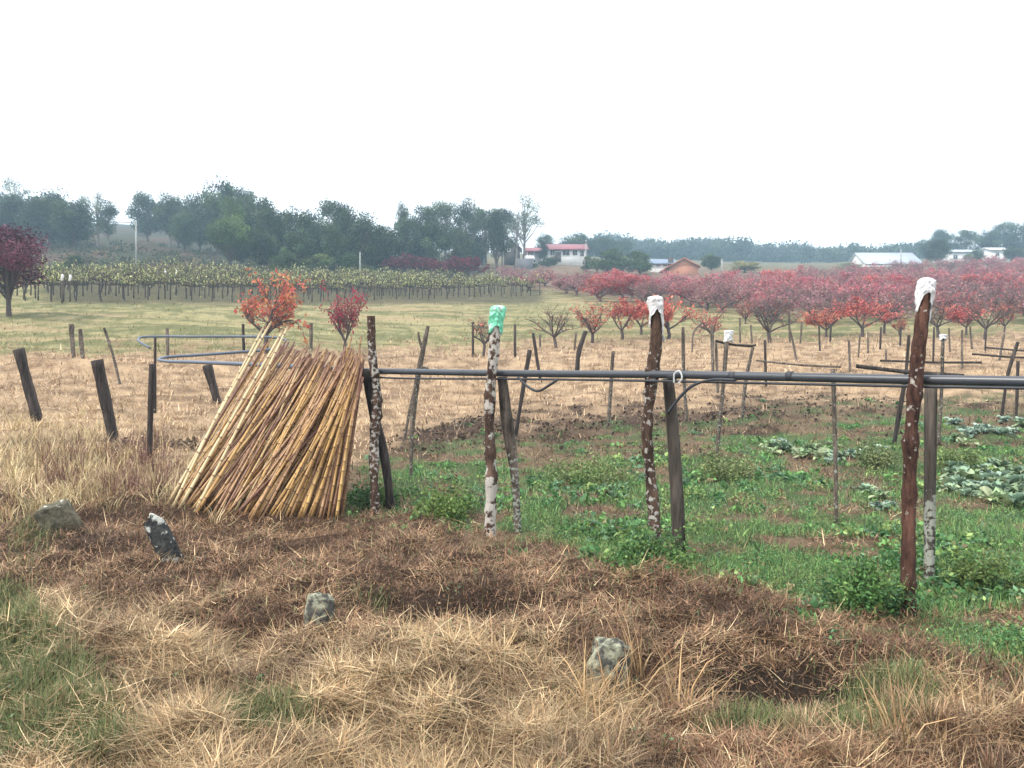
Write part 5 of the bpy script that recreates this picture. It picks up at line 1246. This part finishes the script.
def house(name, label, cat, px0, px1, ybase, yeave, yridge, d, axis, wm, rm, dep=7, door=True, wins=()):
    c = (px0 + px1) / 2; sc = d / F; z0 = EYE + (HORY - ybase) / F * d; r = empty(name, ((c - 512) * sc, d, z0)); L = (px1 - px0) * sc; e = (ybase - yeave) * sc; h = (yeave - yridge) * sc
    m = MB(); m.box((0, dep / 2, e / 2 - 1), (L, dep, e + 2))
    if axis == 'x': tri_wall(m, L / 2 - 0.15, dep / 2, e, dep / 2, h - 0.1, 'x', 0.15); tri_wall(m, -L / 2, dep / 2, e, dep / 2, h - 0.1, 'x', 0.15)
    else: tri_wall(m, 0, 0, e, L / 2, h - 0.1, 'y'); tri_wall(m, 0, dep - 0.2, e, L / 2, h - 0.1, 'y')
    m.build('wall', M[wm], r)
    m = MB(); gable(m, 0, dep / 2, e, L, dep, h, 0.45, axis); m.build('roof', M[rm], r)
    if door: m = MB(); m.box((L * 0.28, -0.04, 1.0), (1.0, 0.1, 2.0)); m.build('door', M['darkwood'], r)
    for fx, fz in wins: window(r, L * fx, 0, e * fz, min(1.2, L * 0.18), min(1.2, e * 0.5))
    return tag(r, label, cat)
house('gabled_house', 'small house with pale gabled roof half hidden by trees, the left one', 'house', 472, 486, 252, 247, 241.5, 165, 'y', 'darkwood', 'roofgrey', 6, True, ((-0.2, 0.5),))
house('gabled_house', 'small house with pale gabled roof beside the dark conical tree', 'house', 504, 520, 253, 247.5, 240.5, 165, 'y', 'darkwood', 'roofgrey', 6, True, ((-0.2, 0.5),))
house('red_roofed_house', 'red-roofed house half hidden among the trees on the left', 'house', 454, 466, 248, 243, 239, 175, 'x', 'brick', 'roofred', 6, False, ((0, 0.5),))
house('blue_roofed_shed', 'low shed with blue-grey roof left of the orange gable', 'shed', 652, 676, 268, 263.5, 257.5, 150, 'x', 'wall', 'roofblue', 7, True, ((-0.25, 0.55), (0.05, 0.55)))
house('orange_house', 'orange brick house with a wide low gable at the orchard edge', 'house', 670, 698, 270, 266, 258.5, 142, 'y', 'brick', 'rooforange', 9, False, ())
sh = house('big_shed', 'long pale grey roofed shed at the right skyline', 'shed', 866, 922, 270, 263.5, 250, 205, 'x', 'wall', 'roofgrey', 12, False, ((-0.42, 0.6), (-0.33, 0.6), (-0.24, 0.6), (-0.12, 0.6), (0, 0.6), (0.12, 0.6)))
m = MB(); L = 56 * 205 / F; m.box((-0.5, -1.0, 0.35), (L + 2.0, 0.3, 1.3)); m.build('parapet', M['trim'], sh)
house('greenhouse', 'long pale white building under the trees at the right', 'building', 948, 984, 262, 252, 248, 212, 'x', 'wall', 'roofgrey', 8, True, ((-0.3, 0.5), (0, 0.5)))
house('white_building', 'small white building at the right edge under the trees', 'building', 992, 1010, 258, 250, 246.5, 208, 'x', 'wall', 'wall', 6, True, ((-0.2, 0.5),))

# car by the porch
cr = empty('parked_car', at(529, 165, 263)); 
def carmesh():
    m = MB(); prof = [(-2.1, 0.35), (-2.1, 0.8), (-1.9, 0.95), (-1.2, 1.0), (-0.75, 1.45), (0.75, 1.47), (1.45, 1.0), (2.0, 0.9), (2.15, 0.6), (2.1, 0.35)]
    A = np.array([(a, -0.85, b) for a, b in prof]); B_ = np.array([(a, 0.85, b) for a, b in prof]); n = len(prof); V = np.concatenate([A, B_])
    m.add(V, [[i, (i + 1) % n, n + (i + 1) % n, n + i] for i in range(n)], [[0, i + 1, i] for i in range(1, n - 1)] + [[n, n + i, n + i + 1] for i in range(1, n - 1)])
    return m
carmesh().build('body', M['carw'], cr)
m = MB(); m.add([(-1.05, -0.87, 1.02), (1.3, -0.87, 1.02), (0.7, -0.87, 1.4), (-0.7, -0.87, 1.4), (-1.05, -0.855, 1.02), (1.3, -0.855, 1.02), (0.7, -0.855, 1.4), (-0.7, -0.855, 1.4)], [[0, 1, 2, 3], [4, 7, 6, 5], [0, 4, 5, 1], [2, 6, 7, 3], [1, 5, 6, 2], [0, 3, 7, 4]]); m.build('side_window', M['glass'], cr)
for sx in (-1.35, 1.35):
    for sy in (-0.85, 0.85):
        m = MB(); m.tube([(sx, sy - 0.1, 0.33), (sx, sy + 0.1, 0.33)], 0.33, 14); m.build('wheel', M['rubber'], cr)
cr.rotation_euler = (0, 0, 1.75); tag(cr, 'white car parked beside the porch of the white house', 'car')
# bank wall under the house
m = MB(); a, b = at(517, 150), at(533, 150)
m.box(((a.x + b.x) / 2, 150, a.z + 0.4), (b.x - a.x, 0.4, 3.0)); o = m.build('retaining_wall', M['bank']); tag(o, 'grey retaining wall below the white house drive', 'wall')

# utility poles
def pole(label, px, top, d, arm=True, w_=0.13, wires=()):
    p = at(px, d); z = EYE + (HORY - top) / F * d - p.z; r = empty('utility_pole', p)
    m = MB(); m.tube([(0, 0, -0.2), (0, 0, z)], [w_, w_ * 0.75], 8); m.build('post', M['pole'], r, smooth=True)
    if arm: m = MB(); m.box((0, -0.14, z - 0.4), (1.6, 0.1, 0.12)); m.build('crossarm', M['darkwood'], r)
    for (x1, z1, y1) in wires:
        pts = [(t * x1, t * y1 - 0.14, (z - 0.35) * (1 - t) + t * z1 - 3.0 * 4 * t * (1 - t) * 0.3) for t in np.linspace(0, 1, 12)]
        m = MB(); m.tube(pts, 0.018, 4); m.build('wire', M['wire'], r)
    return tag(r, label, 'utility pole')
pole('pale utility pole on the slope above the vineyard', 136, 220, 95, False, 0.11, ((-25, 9.5, -5), (-25, 8.3, -5)))
pole('short pole standing at the back of the vineyard before the dark wood', 360, 252, 96, False, 0.085)
pole('pole with crossarm in front of the right end of the white house', 586, 240, 150, True, 0.12)
pole('pole right of the orange house', 722, 259, 150, False, 0.14)
pole('dark pole before the end of the long grey shed', 901, 249, 190, False, 0.16)
# fence before the gabled houses
fr = empty('wire_fence', at(495, 140))
for i, px in enumerate(np.linspace(456, 523, 9)):
    p = at(px, 140); m = MB(); m.tube([p - Vector((0, 0, 0.2)), p + Vector((0, 0, 1.3))], 0.07, 6, (0.3, 0, 0)); o = m.build('fence_post', M['stake'], fr, smooth=True); o.location = -fr.location
for hz in (0.5, 1.1):
    m = MB(); m.tube([at(px, 140) + Vector((0, -0.08, hz)) for px in np.linspace(456, 523, 9)], 0.03, 4, (0.3, 0, 0)); o = m.build('rail', M['stake'], fr); o.location = -fr.location
tag(fr, 'post and rail fence below the gabled houses', 'fence')
pg = empty('garden_pergola', at(612, 145))
for px in (585, 597, 609, 622):
    p = at(px, 142); m = MB(); m.tube([p - Vector((0, 0, 0.2)), p + Vector((0, 0, 2.0))], 0.1, 6, (0.3, 0, 0)); o = m.build('post', M['stake'], pg); o.location = -pg.location
m = MB(); m.tube([at(px, 142) + Vector((0, 0, 2.0)) for px in (583, 597, 609, 624)], 0.1, 6, (0.3, 0, 0)); o = m.build('beam', M['stake'], pg); o.location = -pg.location
tag(pg, 'low timber pergola on the bank right of the white house', 'pergola')

# ------------------------------------------------------------------ haze
m = MB(); m.box((0, 0, 48), (1740, 1740, 112))
zmin = float(gz.min()) - 1.0
m.v = [np.array([[a, b, c] for a in (-900, 900) for b in (-900, 900) for c in (zmin, 96.0)])]
hm, hn, ho = mat('haze_air')
vp = nd(hn, 'ShaderNodeVolumePrincipled', {'Color': (0.56, 0.82, 1.0, 1), 'Density': 0.0016, 'Anisotropy': 0.1})
hn.links.new(vp.outputs[0], ho.inputs['Volume'])
hz = m.build('haze', hm); tag(hz, 'thin pale haze over the fields', 'haze', kind='stuff')
